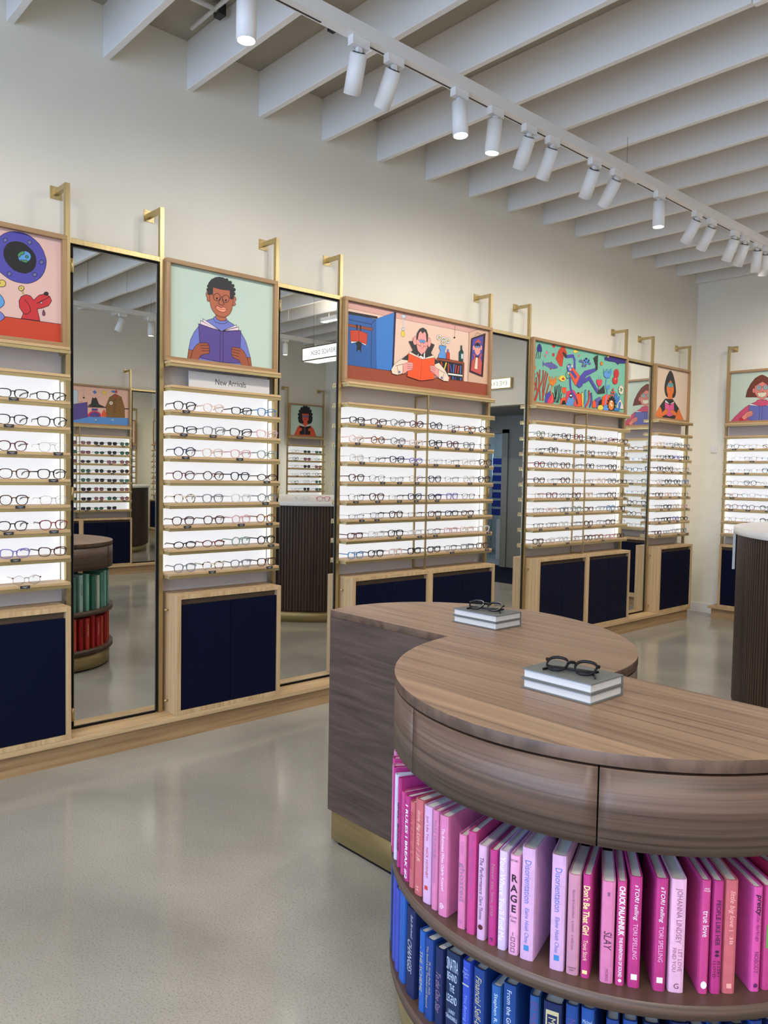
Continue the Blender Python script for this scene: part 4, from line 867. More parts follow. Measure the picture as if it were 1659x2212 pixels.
def glasses_parts(shape, thick):
    P, w, h = lens_outline(shape); t = .0034 if thick else .0016; d = .0032 if thick else .0015; br = .017
    z0 = min(p[1] for p in P)-t; xc = w/2+br/2+t*.6
    F = MB(); Ls = []
    for sd in (-1, 1):
        b = len(F.v); n = len(P)
        for x, z in P:
            r = math.hypot(x, z); k = t*(1.35 if z > 0 and thick else .85); ox, oz = x*(1+k/r), z*(1+k/r)
            for (u, q, y) in ((x, z, -d), (ox, oz, -d), (ox, oz, d), (x, z, d)): F.v.append((sd*(xc+u), y+.0022*abs(u)/w, q-z0))
        for i in range(n):
            j = (i+1) % n
            for a in range(4):
                c = (a+1) % 4; F.f.append((b+i*4+a, b+j*4+a, b+j*4+c, b+i*4+c)); F.m.append(0); F.sm.append(a in (1, 3))
        L = MB(); L.v = [(sd*(xc+x), y, z-z0) for y in (-.0006, .0006) for x, z in P]
        L.f = [tuple(range(n)), tuple(range(n, 2*n))]+[(i, (i+1) % n, n+(i+1) % n, n+i) for i in range(n)]; L.m = [0]*(n+2); L.sm = [False]*(n+2); Ls.append(L)
    zb = h*.22-z0; e = xc-w/2
    F.tube([(-e-.001, 0, zb-.002), (-e*.5, -.001, zb+.003), (e*.5, -.001, zb+.003), (e+.001, 0, zb-.002)], .002, rect=(d, t*.55+.0006))
    if shape == 'aviator': F.tube([(-e-.006, 0, h*.46-z0), (e+.006, 0, h*.46-z0)], .001, rect=(.001, .001))
    xo = xc+w/2+t; zh = h*.28-z0; Ts = []
    for sd in (-1, 1):
        F.box(min(sd*(xo-.004), sd*(xo+.003)), max(sd*(xo-.004), sd*(xo+.003)), -.002, .004, zh-.0032, zh+.0032)
        T = MB(); T.tube([(sd*(xo+.0015), .003, zh), (sd*(xo+.002), .085, zh-.001), (sd*(xo-.003), .112, zh-.010), (sd*(xo-.008), .128, .003)], .001, rect=((.0016, .0030) if thick else (.0008, .0011))); Ts.append(T)
    return F, Ts, Ls
PROTO = {}
def proto(shape, style, lens='clear'):
    """style: plain / tort / metal. returns dict of meshes"""
    k = (shape, style, lens)
    if k not in PROTO:
        F, Ts, Ls = glasses_parts(shape, style != 'metal'); fm = dict(plain=fr_plain, tort=fr_tort, metal=fr_metal)[style]
        lm = dict(clear=lens_m, smoke=sun_m, rose=sun_r, green=sun_g)[lens]
        A = MB()
        for q, mi in [(F, 0)]+[(t, 0) for t in Ts]+[(l, 1) for l in Ls]:
            b = len(A.v); A.v += q.v; A.f += [tuple(b+i for i in f) for f in q.f]; A.m += [mi]*len(q.f); A.sm += q.sm
        PROTO[k] = dict(front=F.mesh('frame_front', fm), temple=[t.mesh('temple', fm) for t in Ts], lens=[l.mesh('lens', lm) for l in Ls], one=A.mesh('eyewear', [fm, lm]))
    return PROTO[k]
def eyewear(kind, mtx, shape, style, col, label, group, lens='clear', parts=False):
    p = proto(shape, style, lens); c = (*col, 1)
    if parts:
        r = bpy.data.objects.new(kind, None); COLL.objects.link(r); r.empty_display_size = .02
        for nm, me in [('frame_front', p['front'])]+[('temple', t) for t in p['temple']]+[('lens', l) for l in p['lens']]:
            q = link(nm, me, r); q.color = c
    else:
        r = link(kind, p['one']); r.color = c
    r.matrix_world = mtx
    return tag(r, label, kind, group)
C_ = {k: lin(v) for k, v in dict(black=(22, 22, 26), navy=(34, 40, 66), brown=(92, 52, 34), amber=(170, 104, 50), blush=(222, 196, 184), pink=(214, 168, 170), grey=(120, 126, 132), clear=(214, 214, 212), blue=(84, 130, 176), gold=(150, 118, 82), steel=(150, 150, 156), sage=(130, 150, 136), lav=(126, 116, 190), red=(150, 42, 52), magenta=(196, 40, 110), plum=(90, 40, 56), cream=(226, 206, 176), silver=(190, 190, 190)).items()}
ORD = ['leftmost', 'second from left', 'third from left', 'fourth from left', 'fifth from left', 'sixth from left', 'seventh from left', 'eighth from left', 'ninth from left']
ROW = ['top', 'second', 'third', 'fourth', 'fifth', 'sixth', 'seventh', 'bottom']
CW = dict(lav='lavender', steel='steel grey', gold='gold wire', silver='silver wire')
SH = dict(rect='rectangular', square='square', round='round', panto='rounded', cat='winged', oval='oval', hex='hexagonal', aviator='double-bridge')

# ------------------------------------------------------------------ display wall components (local frame: x along the wall, -y towards the room, z up)
ZS = [1.834, 1.705, 1.578, 1.445, 1.316, 1.190, 1.058, .924]
def W_(root): return Matrix.Translation(root.location) @ Matrix.Rotation(root.rotation_euler.z, 4, 'Z')
post_p = None
def post(loc, rz, label, group='brass wall posts'):
    global post_p
    if post_p is None:
        m = MB(); m.box(-.012, .012, 0, .024, .1325, 2.937); m2 = MB(); m2.box(-.012, .012, .024, .160, 2.913, 2.937)
        fl = MB(); fl.box(-.03, .03, .159, .165, 2.893, 2.957)
        for x in (-.022, .022):
            for z in (2.902, 2.948): fl.lathe_y = None; fl.box(x-.004, x+.004, .157, .159, z-.004, z+.004)
        post_p = (m.mesh('upright', brass), m2.mesh('bracket_arm', brass), fl.mesh('wall_flange', brass))
    r = thing('wall_post', label, 'post', loc, rz, group)
    for nm, me in zip(('upright', 'bracket_arm', 'wall_flange'), post_p): link(nm, me, r)
    return r
def mirror(loc, rz, label, w=.512):
    r = thing('wall_mirror', label, 'mirror', loc, rz, 'mirrors between the displays')
    x0, x1 = .026, w-.026
    MB().box(x0+.003, x1-.003, .010, .016, .149, 2.624).build('mirror_glass', mirror_m, r)
    m = MB(); m.box(x0, x0+.003, .006, .022, .146, 2.627); m.box(x1-.003, x1, .006, .022, .146, 2.627); m.box(x0, x1, .006, .022, .146, .149); m.box(x0, x1, .006, .022, 2.624, 2.627)
    m.build('mirror_edge', dark_steel, r)
    m = MB(); m.box(.0125, x0-.001, .012, .022, .14, 2.632); m.box(x1+.001, w-.0125, .012, .022, .14, 2.632); m.box(.0125, w-.0125, .016, .022, 2.628, 2.640); m.box(x0-.004, x1+.004, .0165, .024, .1325, 2.634)
    m.build('backing', black_m, r)
    MB().box(.0125, w-.0125, 0, .024, 2.6405, 2.668).build('top_rail', brass, r, bevel=.0015)
    for z in (.215, 1.37, 2.53):
        m = MB(); m.box(.0128, x0+.002, -.003, .011, z-.035, z+.035); m.tube([(.019, -.004, z-.035), (.019, -.004, z+.035)], .004, 6); m.build('hinge', brass, r)
    return r
def cabinet(loc, rz, label, double=False, inset=.035):
    W = 1.53 if double else .762
    r = thing('storage_cabinet', label, 'cabinet', loc, rz, 'oak and navy base cabinets')
    a, b, z0, z1, t, yf, yb = inset, W-inset, .1325, .807, .024, -.127, .10
    m = MB(); m.box(a, b, yf, yb, z1-t, z1); m.box(a, b, yf, yb, z0, z0+t); m.box(a, a+t, yf, yb, z0+t, z1-t); m.box(b-t, b, yf, yb, z0+t, z1-t); m.box(a+t, b-t, yb-.015, yb, z0+t, z1-t)
    ops = [(a+t, b-t)]
    if double:
        c = W/2; m.box(c-.03, c+.03, yf, yb-.015, z0+t, z1-t); ops = [(a+t, c-.03), (c+.03, b-t)]
    m.build('carcass', oak_z, r, bevel=.001)
    for x0, x1 in ops:
        MB().box(x0, x1, yf+.034, yf+.040, z1-t-.06, z1-t).build('finger_rail', navy_in, r)
        c = (x0+x1)/2
        for u, v in ((x0+.002, c-.0015), (c+.0015, x1-.002)): MB().box(u, v, yf+.010, yf+.027, z0+t+.002, z1-t-.034).build('door', navy, r, bevel=.001)
    for x, s in ((a, -1), (b, 1)):
        for z in (.20, .715): MB().tube([(x, -.02, z), (x+s*(inset-.0125), -.02, z)], .006, 8).build('standoff_peg', brass, r)
    return r
def framed(loc, rz, key, label, double=False):
    W = 1.53 if double else .762; x0, x1, z0, z1 = .0135, W-.0135, 2.106, 2.666; t = .024
    r = thing('framed_picture', label, 'picture', loc, rz, 'framed pictures above the shelves')
    MB().box(x0, x1, -.030, .02, z0, z0+t).build('frame_rail', fr_x, r, bevel=.0012); MB().box(x0, x1, -.030, .02, z1-t, z1).build('frame_rail', fr_x, r, bevel=.0012)
    MB().box(x0, x0+t, -.0298, .02, z0+t, z1-t).build('frame_stile', fr_z, r, bevel=.0012); MB().box(x1-t, x1, -.0298, .02, z0+t, z1-t).build('frame_stile', fr_z, r, bevel=.0012)
    MB().box(x0+t, x1-t, -.005, .015, z0+t, z1-t).build('backing_board', white_p, r)
    link('picture', picture_mesh(key, x0+t, x1-t, z0+t, z1-t), r)
    return r
TAGM = MB(); TAGM.box(-.026, .026, -.003, 0, -.0095, .0095, 0); TAGM.box(-.023, .023, -.0045, -.003, -.0075, .0075, 1); TAGM.box(-.012, .012, -.0049, -.0045, .0006, .0026, 2); TAGM.box(-.006, .006, -.0049, -.0045, -.0040, -.0028, 2)
TAGM = TAGM.mesh('price_tag', [oak_x, tag_m, tag_w])
def display(loc, rz, label, double=False, ledge=True):
    W = 1.53 if double else .762
    r = thing('eyewear_display', label, 'display shelf', loc, rz, 'lit eyewear displays')
    MB().box(.0125, W-.0125, .062, .075, .8085, .905).build('backboard', panel_grey, r); MB().box(.0125, W-.0125, .062, .075, 1.955, 2.10).build('backboard', panel_grey, r)
    MB().box(.0165, W-.022, .061, .074, .906, 1.954).build('light_panel', panel_lit, r)
    for q0, q1 in ((.0130, .0160), (W-.0160, W-.0130)): MB().box(q0, q1, .0255, .0605, .9065, 1.9535).build('post_glow', post_glow_m, r)
    secs = [(.0135, .7485)] if not double else [(.0135, .757), (.773, W-.0135)]
    def shelf(x0, x1, zt, nm):
        s = MB().box(x0+.003, x1-.003, -.075, .058, zt-.014, zt).build(nm, shelf_oak, r, bevel=.0008)
        MB().box(x0, x1, -.072, -.062, zt-.031, zt-.0148).box(x0+.004, x0+.012, -.062, .055, zt-.030, zt-.0148).box(x1-.012, x1-.004, -.062, .055, zt-.030, zt-.0148).build('shelf_rail', brass_d, s)
        return s
    sh = [[shelf(a, b, z, 'shelf') for a, b in secs] for z in ZS]
    for a, b in secs: shelf(a, b, 1.969, 'top_shelf')
    s = shelf(.0135, W-.0135, 2.104, 'picture_ledge')
    if double:
        m = MB(); m.box(.7595, .7705, -.0745, -.0635, .8085, 2.072); m.box(.7595, .7705, -.0635, .058, .8085, .819); m.box(.7595, .7705, -.0635, .058, 2.061, 2.072); m.box(.7595, .7705, .046, .058, .819, 2.061)
        m.build('centre_support', brass, r)
    return r, sh, secs
def price(sh, xs):
    for x, zt in xs:
        t = link('price_tag', TAGM, sh); t.location = (x, -.0752, zt-.0075)
PAL = ['black']*8+['navy']*2+['brown']*4+['grey']*3+['clear']*3+['blush']*2+['pink', 'blue', 'gold', 'gold', 'steel', 'silver', 'sage', 'plum', 'amber', 'red', 'lav']
SHP = ['rect', 'rect', 'square', 'panto', 'panto', 'round', 'cat', 'oval', 'hex']
def fill(r, sh, secs, where, group, per=4, spec=None, parts=False, sun=0, skip=(), shift=0.0):
    M = W_(r)
    for i, zt in enumerate(ZS):
        n = 0
        for si, (a, b) in enumerate(secs):
            pitch = (b-a)/per; tags = []
            for k in range(per):
                idx = n; n += 1
                if (i, idx) in skip: continue
                x = a+pitch*(k+.5)+random.uniform(-.006, .006)+.008+(shift if i == 7 else 0)
                if spec and (i, idx) in spec: cn, shp = spec[(i, idx)]
                else: cn, shp = random.choice(PAL), random.choice(SHP)
                lens = 'clear'; kind = 'eyeglasses'
                if sun and random.random() < sun:
                    kind = 'sunglasses'; lens = random.choice(['smoke', 'smoke', 'smoke', 'rose', 'green']); cn = random.choice(['black', 'black', 'brown', 'navy', 'plum', 'grey'])
                style = 'metal' if cn in ('gold', 'steel', 'silver') or shp == 'aviator' else ('tort' if cn in ('brown', 'amber', 'red', 'cream') else 'plain')
                if kind == 'eyeglasses' and style == 'plain' and cn in ('black', 'grey', 'navy') and random.random() < .35 and not spec: style = 'metal'
                lab = f"{CW.get(cn, cn)} {SH[shp]} {kind}, {ORD[idx]}, {ROW[i]} shelf {where}"
                mt = M @ Matrix.Translation((x, -.052, zt+.0003)) @ Matrix.Rotation(random.uniform(-.10, .10), 4, 'Z')
                eyewear(kind, mt, shp, style, C_[cn], lab, group, lens, parts)
                if random.random() < .52: tags.append((x+random.uniform(-.03, .03), zt))
            price(sh[i][si], tags)

PITCH, DBL, MIR = .762, 1.53, .512
XF = -4.045
RZ = PI/2
LW = [('dog', .740, False), ('man', 2.014, False), ('cape', 3.284, True), ('diver', 5.319, True), ('tall', 7.357, False)]
POSTS = [.740, 1.502, 2.014, 2.776, 3.284, 4.815, 5.319, 6.849, 7.357, 8.138]
PL = ['behind the red dog picture at the photo edge', 'between the red dog picture and the first tall mirror', 'between the first tall mirror and the purple book picture', 'right of the purple book picture', 'left of the caped reader picture', 'right of the caped reader picture', 'left of the diver picture', 'right of the diver picture', 'left of the tall-haired woman picture', 'right of the tall-haired woman picture, nearest the corner']
for y, l in zip(POSTS, PL): post((XF, y, 0), RZ, 'brass wall post '+l)
for y, l in ((1.502, 'nearest tall mirror, left of the purple book picture'), (2.776, 'tall mirror between the purple book and caped reader pictures'), (4.815-.008, 'tall mirror between the caped reader and diver pictures'), (6.849-.004, 'narrow looking tall mirror right of the diver picture')):
    mirror((XF, y, 0), RZ, l)
desc = dict(dog='red dog', man='purple book', cape='caped reader', diver='diver', tall='tall-haired woman', grin='grinning woman', coat='brown coat', curly='curly-haired woman')
plab = dict(dog='oak framed picture of a red dog under a round porthole', man='oak framed picture of a man in blue reading a purple book', cape='wide oak framed picture of a caped man reading a red book', diver='wide oak framed picture of a diver reading among corals and fish', tall='oak framed picture of a woman with tall black hair and pink book', grin='oak framed picture of a grinning woman with brown bob hair', coat='wide oak framed picture of a brown coat, hat and bottles, opposite wall', curly='oak framed picture of a woman with curly black hair, opposite wall')
spec2 = {}
rows = [[('black', 'panto'), ('blush', 'panto'), ('black', 'rect'), ('blue', 'square')], [('black', 'rect'), ('grey', 'square'), ('black', 'cat'), ('pink', 'cat')], [('navy', 'round'), ('blush', 'square'), ('pink', 'square'), ('sage', 'panto')], [('plum', 'round'), ('brown', 'round'), ('navy', 'panto'), ('brown', 'oval')], [('cream', 'panto'), ('grey', 'square'), ('clear', 'square'), ('grey', 'hex')], [('brown', 'panto'), ('brown', 'panto'), ('pink', 'hex'), ('amber', 'round')], [('black', 'oval'), ('red', 'oval'), ('sage', 'round'), ('black', 'round')], [('grey', 'panto'), ('cream', 'panto'), ('grey', 'panto'), ('brown', 'square')]]
for i, q in enumerate(rows):
    for k, v in enumerate(q): spec2[(i, k)] = v
rows1 = [[('black', 'rect'), ('black', 'rect')], [('black', 'square'), ('black', 'square')], [('plum', 'panto'), ('silver', 'aviator')], [('brown', 'square'), ('black', 'square')], [('brown', 'panto'), ('steel', 'square')], [('black', 'panto'), ('red', 'panto')], [('lav', 'cat'), ('brown', 'cat')], [('gold', 'hex'), ('gold', 'hex')]]
spec1 = {(i, k+2): v for i, q in enumerate(rows1) for k, v in enumerate(q)}
def bay(key, loc, rz, dbl, **kw):
    d = desc[key]
    framed(loc, rz, key, plab[key], dbl)
    cabinet(loc, rz, ('wide ' if dbl else '')+f"oak cabinet with navy doors below the {d} picture", dbl)
    r, sh, secs = display(loc, rz, f"{'wide ' if dbl else ''}backlit oak and brass eyewear shelves under the {d} picture", dbl)
    fill(r, sh, secs, f"under the {d} picture", f"eyewear under the {d} picture", **kw)
bay('dog', (XF, .740, 0), RZ, False, spec=spec1, parts=True, skip={(i, 0) for i in range(8)} | {(7, 1), (7, 3)}, shift=.062)
bay('man', (XF, 2.014, 0), RZ, False, spec=spec2, parts=True)
bay('cape', (XF, 3.284, 0), RZ, True)
bay('diver', (XF, 5.319, 0), RZ, True)
bay('tall', (XF, 7.357, 0), RZ, False)
# far wall display
FX0, FY0 = -3.765, 8.435
bay('grin', (FX0, FY0, 0), 0, False, per=4, skip={(i, k) for i in range(8) for k in (3,)})
post((FX0, FY0, 0), 0, 'brass wall post left of the grinning woman picture'); post((FX0+PITCH, FY0, 0), 0, 'brass wall post right of the grinning woman picture, past the photo edge')
# right wall displays, seen in the mirrors
XF2 = 2.72
bay('coat', (XF2, 4.915, 0), -RZ, True, per=4, sun=1.0, skip={(i, k) for i in range(8) for k in (5, 6, 7)} | {(7, 0)})
bay('curly', (XF2, 8.44, 0), -RZ, False, per=3, sun=.5)
for y, l in ((4.915+MIR, 'beside the opposite mirror'), (4.915, 'left of the brown coat picture, opposite wall'), (4.915-DBL, 'right of the brown coat picture, opposite wall'), (8.44, 'left of the curly-haired woman picture, opposite wall'), (8.44-PITCH, 'right of the curly-haired woman picture, opposite wall')):
    post((XF2, y, 0), -RZ, 'brass wall post '+l)
mirror((XF2, 4.915+MIR, 0), -RZ, 'tall mirror on the opposite wall beside the brown coat picture')
# plinths
def plinth(name, lab, x0, x1, y0, y1, front, m_):
    r = thing(name, lab, 'plinth', ((x0+x1)/2, (y0+y1)/2, 0)); cx, cy = (x0+x1)/2, (y0+y1)/2
    MB().box(x0-cx, x1-cx, y0-cy, y1-cy, .106, .132).build('top_board', m_, r, bevel=.0015)
    a, b, c, d = x0, x1, y0+.03, y1-.03
    if front == '+x': b -= .022
    if front == '-x': a += .022
    if front == '-y': a, b, c, d = x0+.03, x1-.03, y0+.022, y1
    MB().box(a-cx, b-cx, c-cy, d-cy, 0, .1055).build('riser', shaded_y if m_ is oak_y else shaded_x, r)
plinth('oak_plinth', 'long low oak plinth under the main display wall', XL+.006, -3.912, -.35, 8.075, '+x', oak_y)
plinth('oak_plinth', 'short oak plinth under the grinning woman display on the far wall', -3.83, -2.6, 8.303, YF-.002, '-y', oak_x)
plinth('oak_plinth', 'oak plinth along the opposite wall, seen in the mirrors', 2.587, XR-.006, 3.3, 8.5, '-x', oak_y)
# shelf sign
sg = thing('shelf_sign', 'white sign reading New Arrivals standing under the purple book picture', 'sign', (XF, 2.014, 1.9695), RZ)
MB().box(.158, .702, -.016, -.008, .0, .095).build('sign_board', sign_w, sg, bevel=.0015)
text('New Arrivals', sg, letter, (.43, -.0162, .047), (1, 0, 0), (0, 0, 1), .205, .034, 'lettering')
# thermostat on far wall
tag(MB().box(-3.99, -3.92, YF-.018, YF-.0005, 1.80, 1.87).build('wall_sensor', white_p, None, .004), 'small white square sensor on the far wall near the corner', 'sensor')
# ------------------------------------------------------------------ curved book counter
TOPZ, BOT = .948, .920
YM = 1.955
def near(t, k=1.0, n_off=0.0):
    t = math.radians(t); dy = .657*math.sin(t); x = -1.156+.645*math.cos(t)-.057*dy; y = 1.966+dy
    return (-1.156+(x+1.156)*k, 1.966+(y-1.966)*k)
def far(t, k=1.0):
    t = math.radians(t); dy = .579*math.sin(t); x = -1.819+.644*math.cos(t)-.135*dy; y = 2.028+dy
    return (-1.819+(x+1.819)*k, 2.0+(y-2.0)*k if k != 1 else y)
def arc(f, a, b, k=1.0, n=40): return [f(a+(b-a)*i/n, k) for i in range(n+1)]
ct = thing('book_counter', 'curved walnut display counter with book shelves and brass base', 'counter', (-1.49, 1.955, 0))
OX, OY = 1.49, -1.955
def sh(P): return [(p[0]+OX, max(p[1], -9)+OY) for p in P]
nearA = [(p[0], min(p[1], YM)) for p in arc(near, 180, 360, 1, 72)]
farA = [(p[0], max(p[1], YM)) for p in arc(far, -7.2, 187.2, 1, 72)]
nearA[0] = (nearA[0][0], YM); nearA[-1] = (nearA[-1][0], YM)
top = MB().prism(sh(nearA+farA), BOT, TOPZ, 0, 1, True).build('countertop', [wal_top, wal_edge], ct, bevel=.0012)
NI, FI = 1-.02/.65, 1-.02/.61
def halfring(f, a, b, k, side):
    P = arc(f, a, b, k, 60); return [(p[0], min(p[1], YM-.001) if side < 0 else max(p[1], YM+.001)) for p in P]
# drawer fronts
for a, b in ((180.4, 200.2), (200.5, 247.8), (248.1, 295.4), (295.7, 343.0), (343.3, 359.6)):
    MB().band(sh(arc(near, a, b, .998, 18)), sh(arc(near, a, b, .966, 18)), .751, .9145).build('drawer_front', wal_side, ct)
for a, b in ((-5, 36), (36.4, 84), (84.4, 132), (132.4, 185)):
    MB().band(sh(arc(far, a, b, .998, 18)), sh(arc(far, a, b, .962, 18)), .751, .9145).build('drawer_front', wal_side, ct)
# shelves, brass base, dark core, end panels
for zt, zb in ((.447, .415), (.160, .128)):
    MB().prism(sh(halfring(near, 180, 360, 1.0, -1)), zb, zt, 0, 0, True).build('book_shelf', wal_side, ct)
    MB().prism(sh(halfring(far, -7.2, 187.2, 1.0, 1)), zb, zt, 0, 0, True).build('book_shelf', wal_side, ct)
MB().prism(sh(halfring(near, 180, 360, .962, -1)), .012, .1275, 0, 0, True).build('brass_kick', brass_d, ct)
MB().prism(sh(halfring(far, -7.2, 187.2, .962, 1)), .012, .1275, 0, 0, True).build('brass_kick', brass_d, ct)
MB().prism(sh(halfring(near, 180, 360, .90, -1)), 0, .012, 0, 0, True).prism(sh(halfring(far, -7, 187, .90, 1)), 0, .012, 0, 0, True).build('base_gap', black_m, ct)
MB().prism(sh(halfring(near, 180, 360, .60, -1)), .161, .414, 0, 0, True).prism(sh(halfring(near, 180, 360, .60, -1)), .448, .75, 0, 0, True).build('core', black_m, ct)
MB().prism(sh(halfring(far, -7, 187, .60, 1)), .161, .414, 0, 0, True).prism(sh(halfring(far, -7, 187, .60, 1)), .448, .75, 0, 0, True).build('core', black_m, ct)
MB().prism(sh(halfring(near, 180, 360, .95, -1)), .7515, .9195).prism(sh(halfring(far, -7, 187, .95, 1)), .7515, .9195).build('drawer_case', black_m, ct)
MB().box(-2.448+OX, -1.17+OX, 0, .024, .1278, .9198).build('end_panel', wal_panel, ct)
MB().box(-1.80+OX, -.515+OX, -.024, 0, .1278, .9198).build('end_panel', wal_panel, ct)
MB().box(-2.435+OX, -1.20+OX, .013, .026, .012, .1275).build('brass_kick', brass_d, ct)

# ------------------------------------------------------------------ books
BK = {}
def book_mats(col, rough=.55):
    k = tuple(col)
    if k not in BK: BK[k] = noisy('book_cloth', lin(col), tuple(v*.9 for v in lin(col)), (40, 40, 40), rough, spec=.35)
    return BK[k]
TXT = {}
def ink(c):
    if c not in TXT: TXT[c] = mat('spine_ink', lin(c), .5)
    return TXT[c]
def book(loc, ang, w, h, d, col, label, cat='book', group=None, titles=(), cover=None):
    """spine at local y=0 facing -y; ang = outward heading in degrees"""
    r = thing('book', label, cat, loc, math.radians(ang+90), group)
    t = .0028; m = MB()
    sp = [(-w/2, .006), (-w/2+.0015, .0012), (-w/4, -.0012), (w/4, -.0012), (w/2-.0015, .0012), (w/2, .006), (w/2-t, .006), (w/4, t), (-w/4, t), (-w/2+t, .006)]
    m.prism(sp, 0, h)
    m.box(-w/2, -w/2+t, .0095, d, 0, h); m.box(w/2-t, w/2, .0095, d, 0, h)
    m.box(-w/2+.0008, -w/2+t-.0004, .006, .0095, 0, h); m.box(w/2-t+.0004, w/2-.0008, .006, .0095, 0, h)
    m.build('cover', book_mats(col), r)
    MB().box(-w/2+t, w/2-t, .0055, d-.004, .004, h-.004).build('page_block', paper, r)
    for tt in titles:
        body, z, L, H, c = tt[:5]; o_ = tt[5] if len(tt) > 5 else {}
        if o_.get('horiz'): text(body, r, ink(c), (o_.get('x', 0), -.0014, z*h), (1, 0, 0), (0, 0, 1), L, H, 'title', o_.get('sh', 0), o_.get('b', 0))
        else: text(body, r, ink(c), (o_.get('x', 0), -.0014, z*h), (0, 0, -1), (1, 0, 0), L, H, 'title', o_.get('sh', 0), o_.get('b', 0))
    return r
def pos_near(t, r=.632):
    t = math.radians(t); return (-1.156+r*math.cos(t), 1.966+r*math.sin(t))
MAG, HOT, PNK, LIL, COR, DUS, PAL_ = (184, 54, 126), (196, 66, 132), (214, 124, 168), (214, 168, 206), (198, 100, 108), (196, 136, 158), (214, 204, 226)
WH, DK, BL_, TE = (240, 232, 240), (52, 40, 60), (84, 112, 186), (54, 128, 190)
SI = (150, 120, 150)
GA, GB, GC, GD, GE, GF, GG, G0 = -93, -73.5, -63, -56, -52, -45, -37, -128
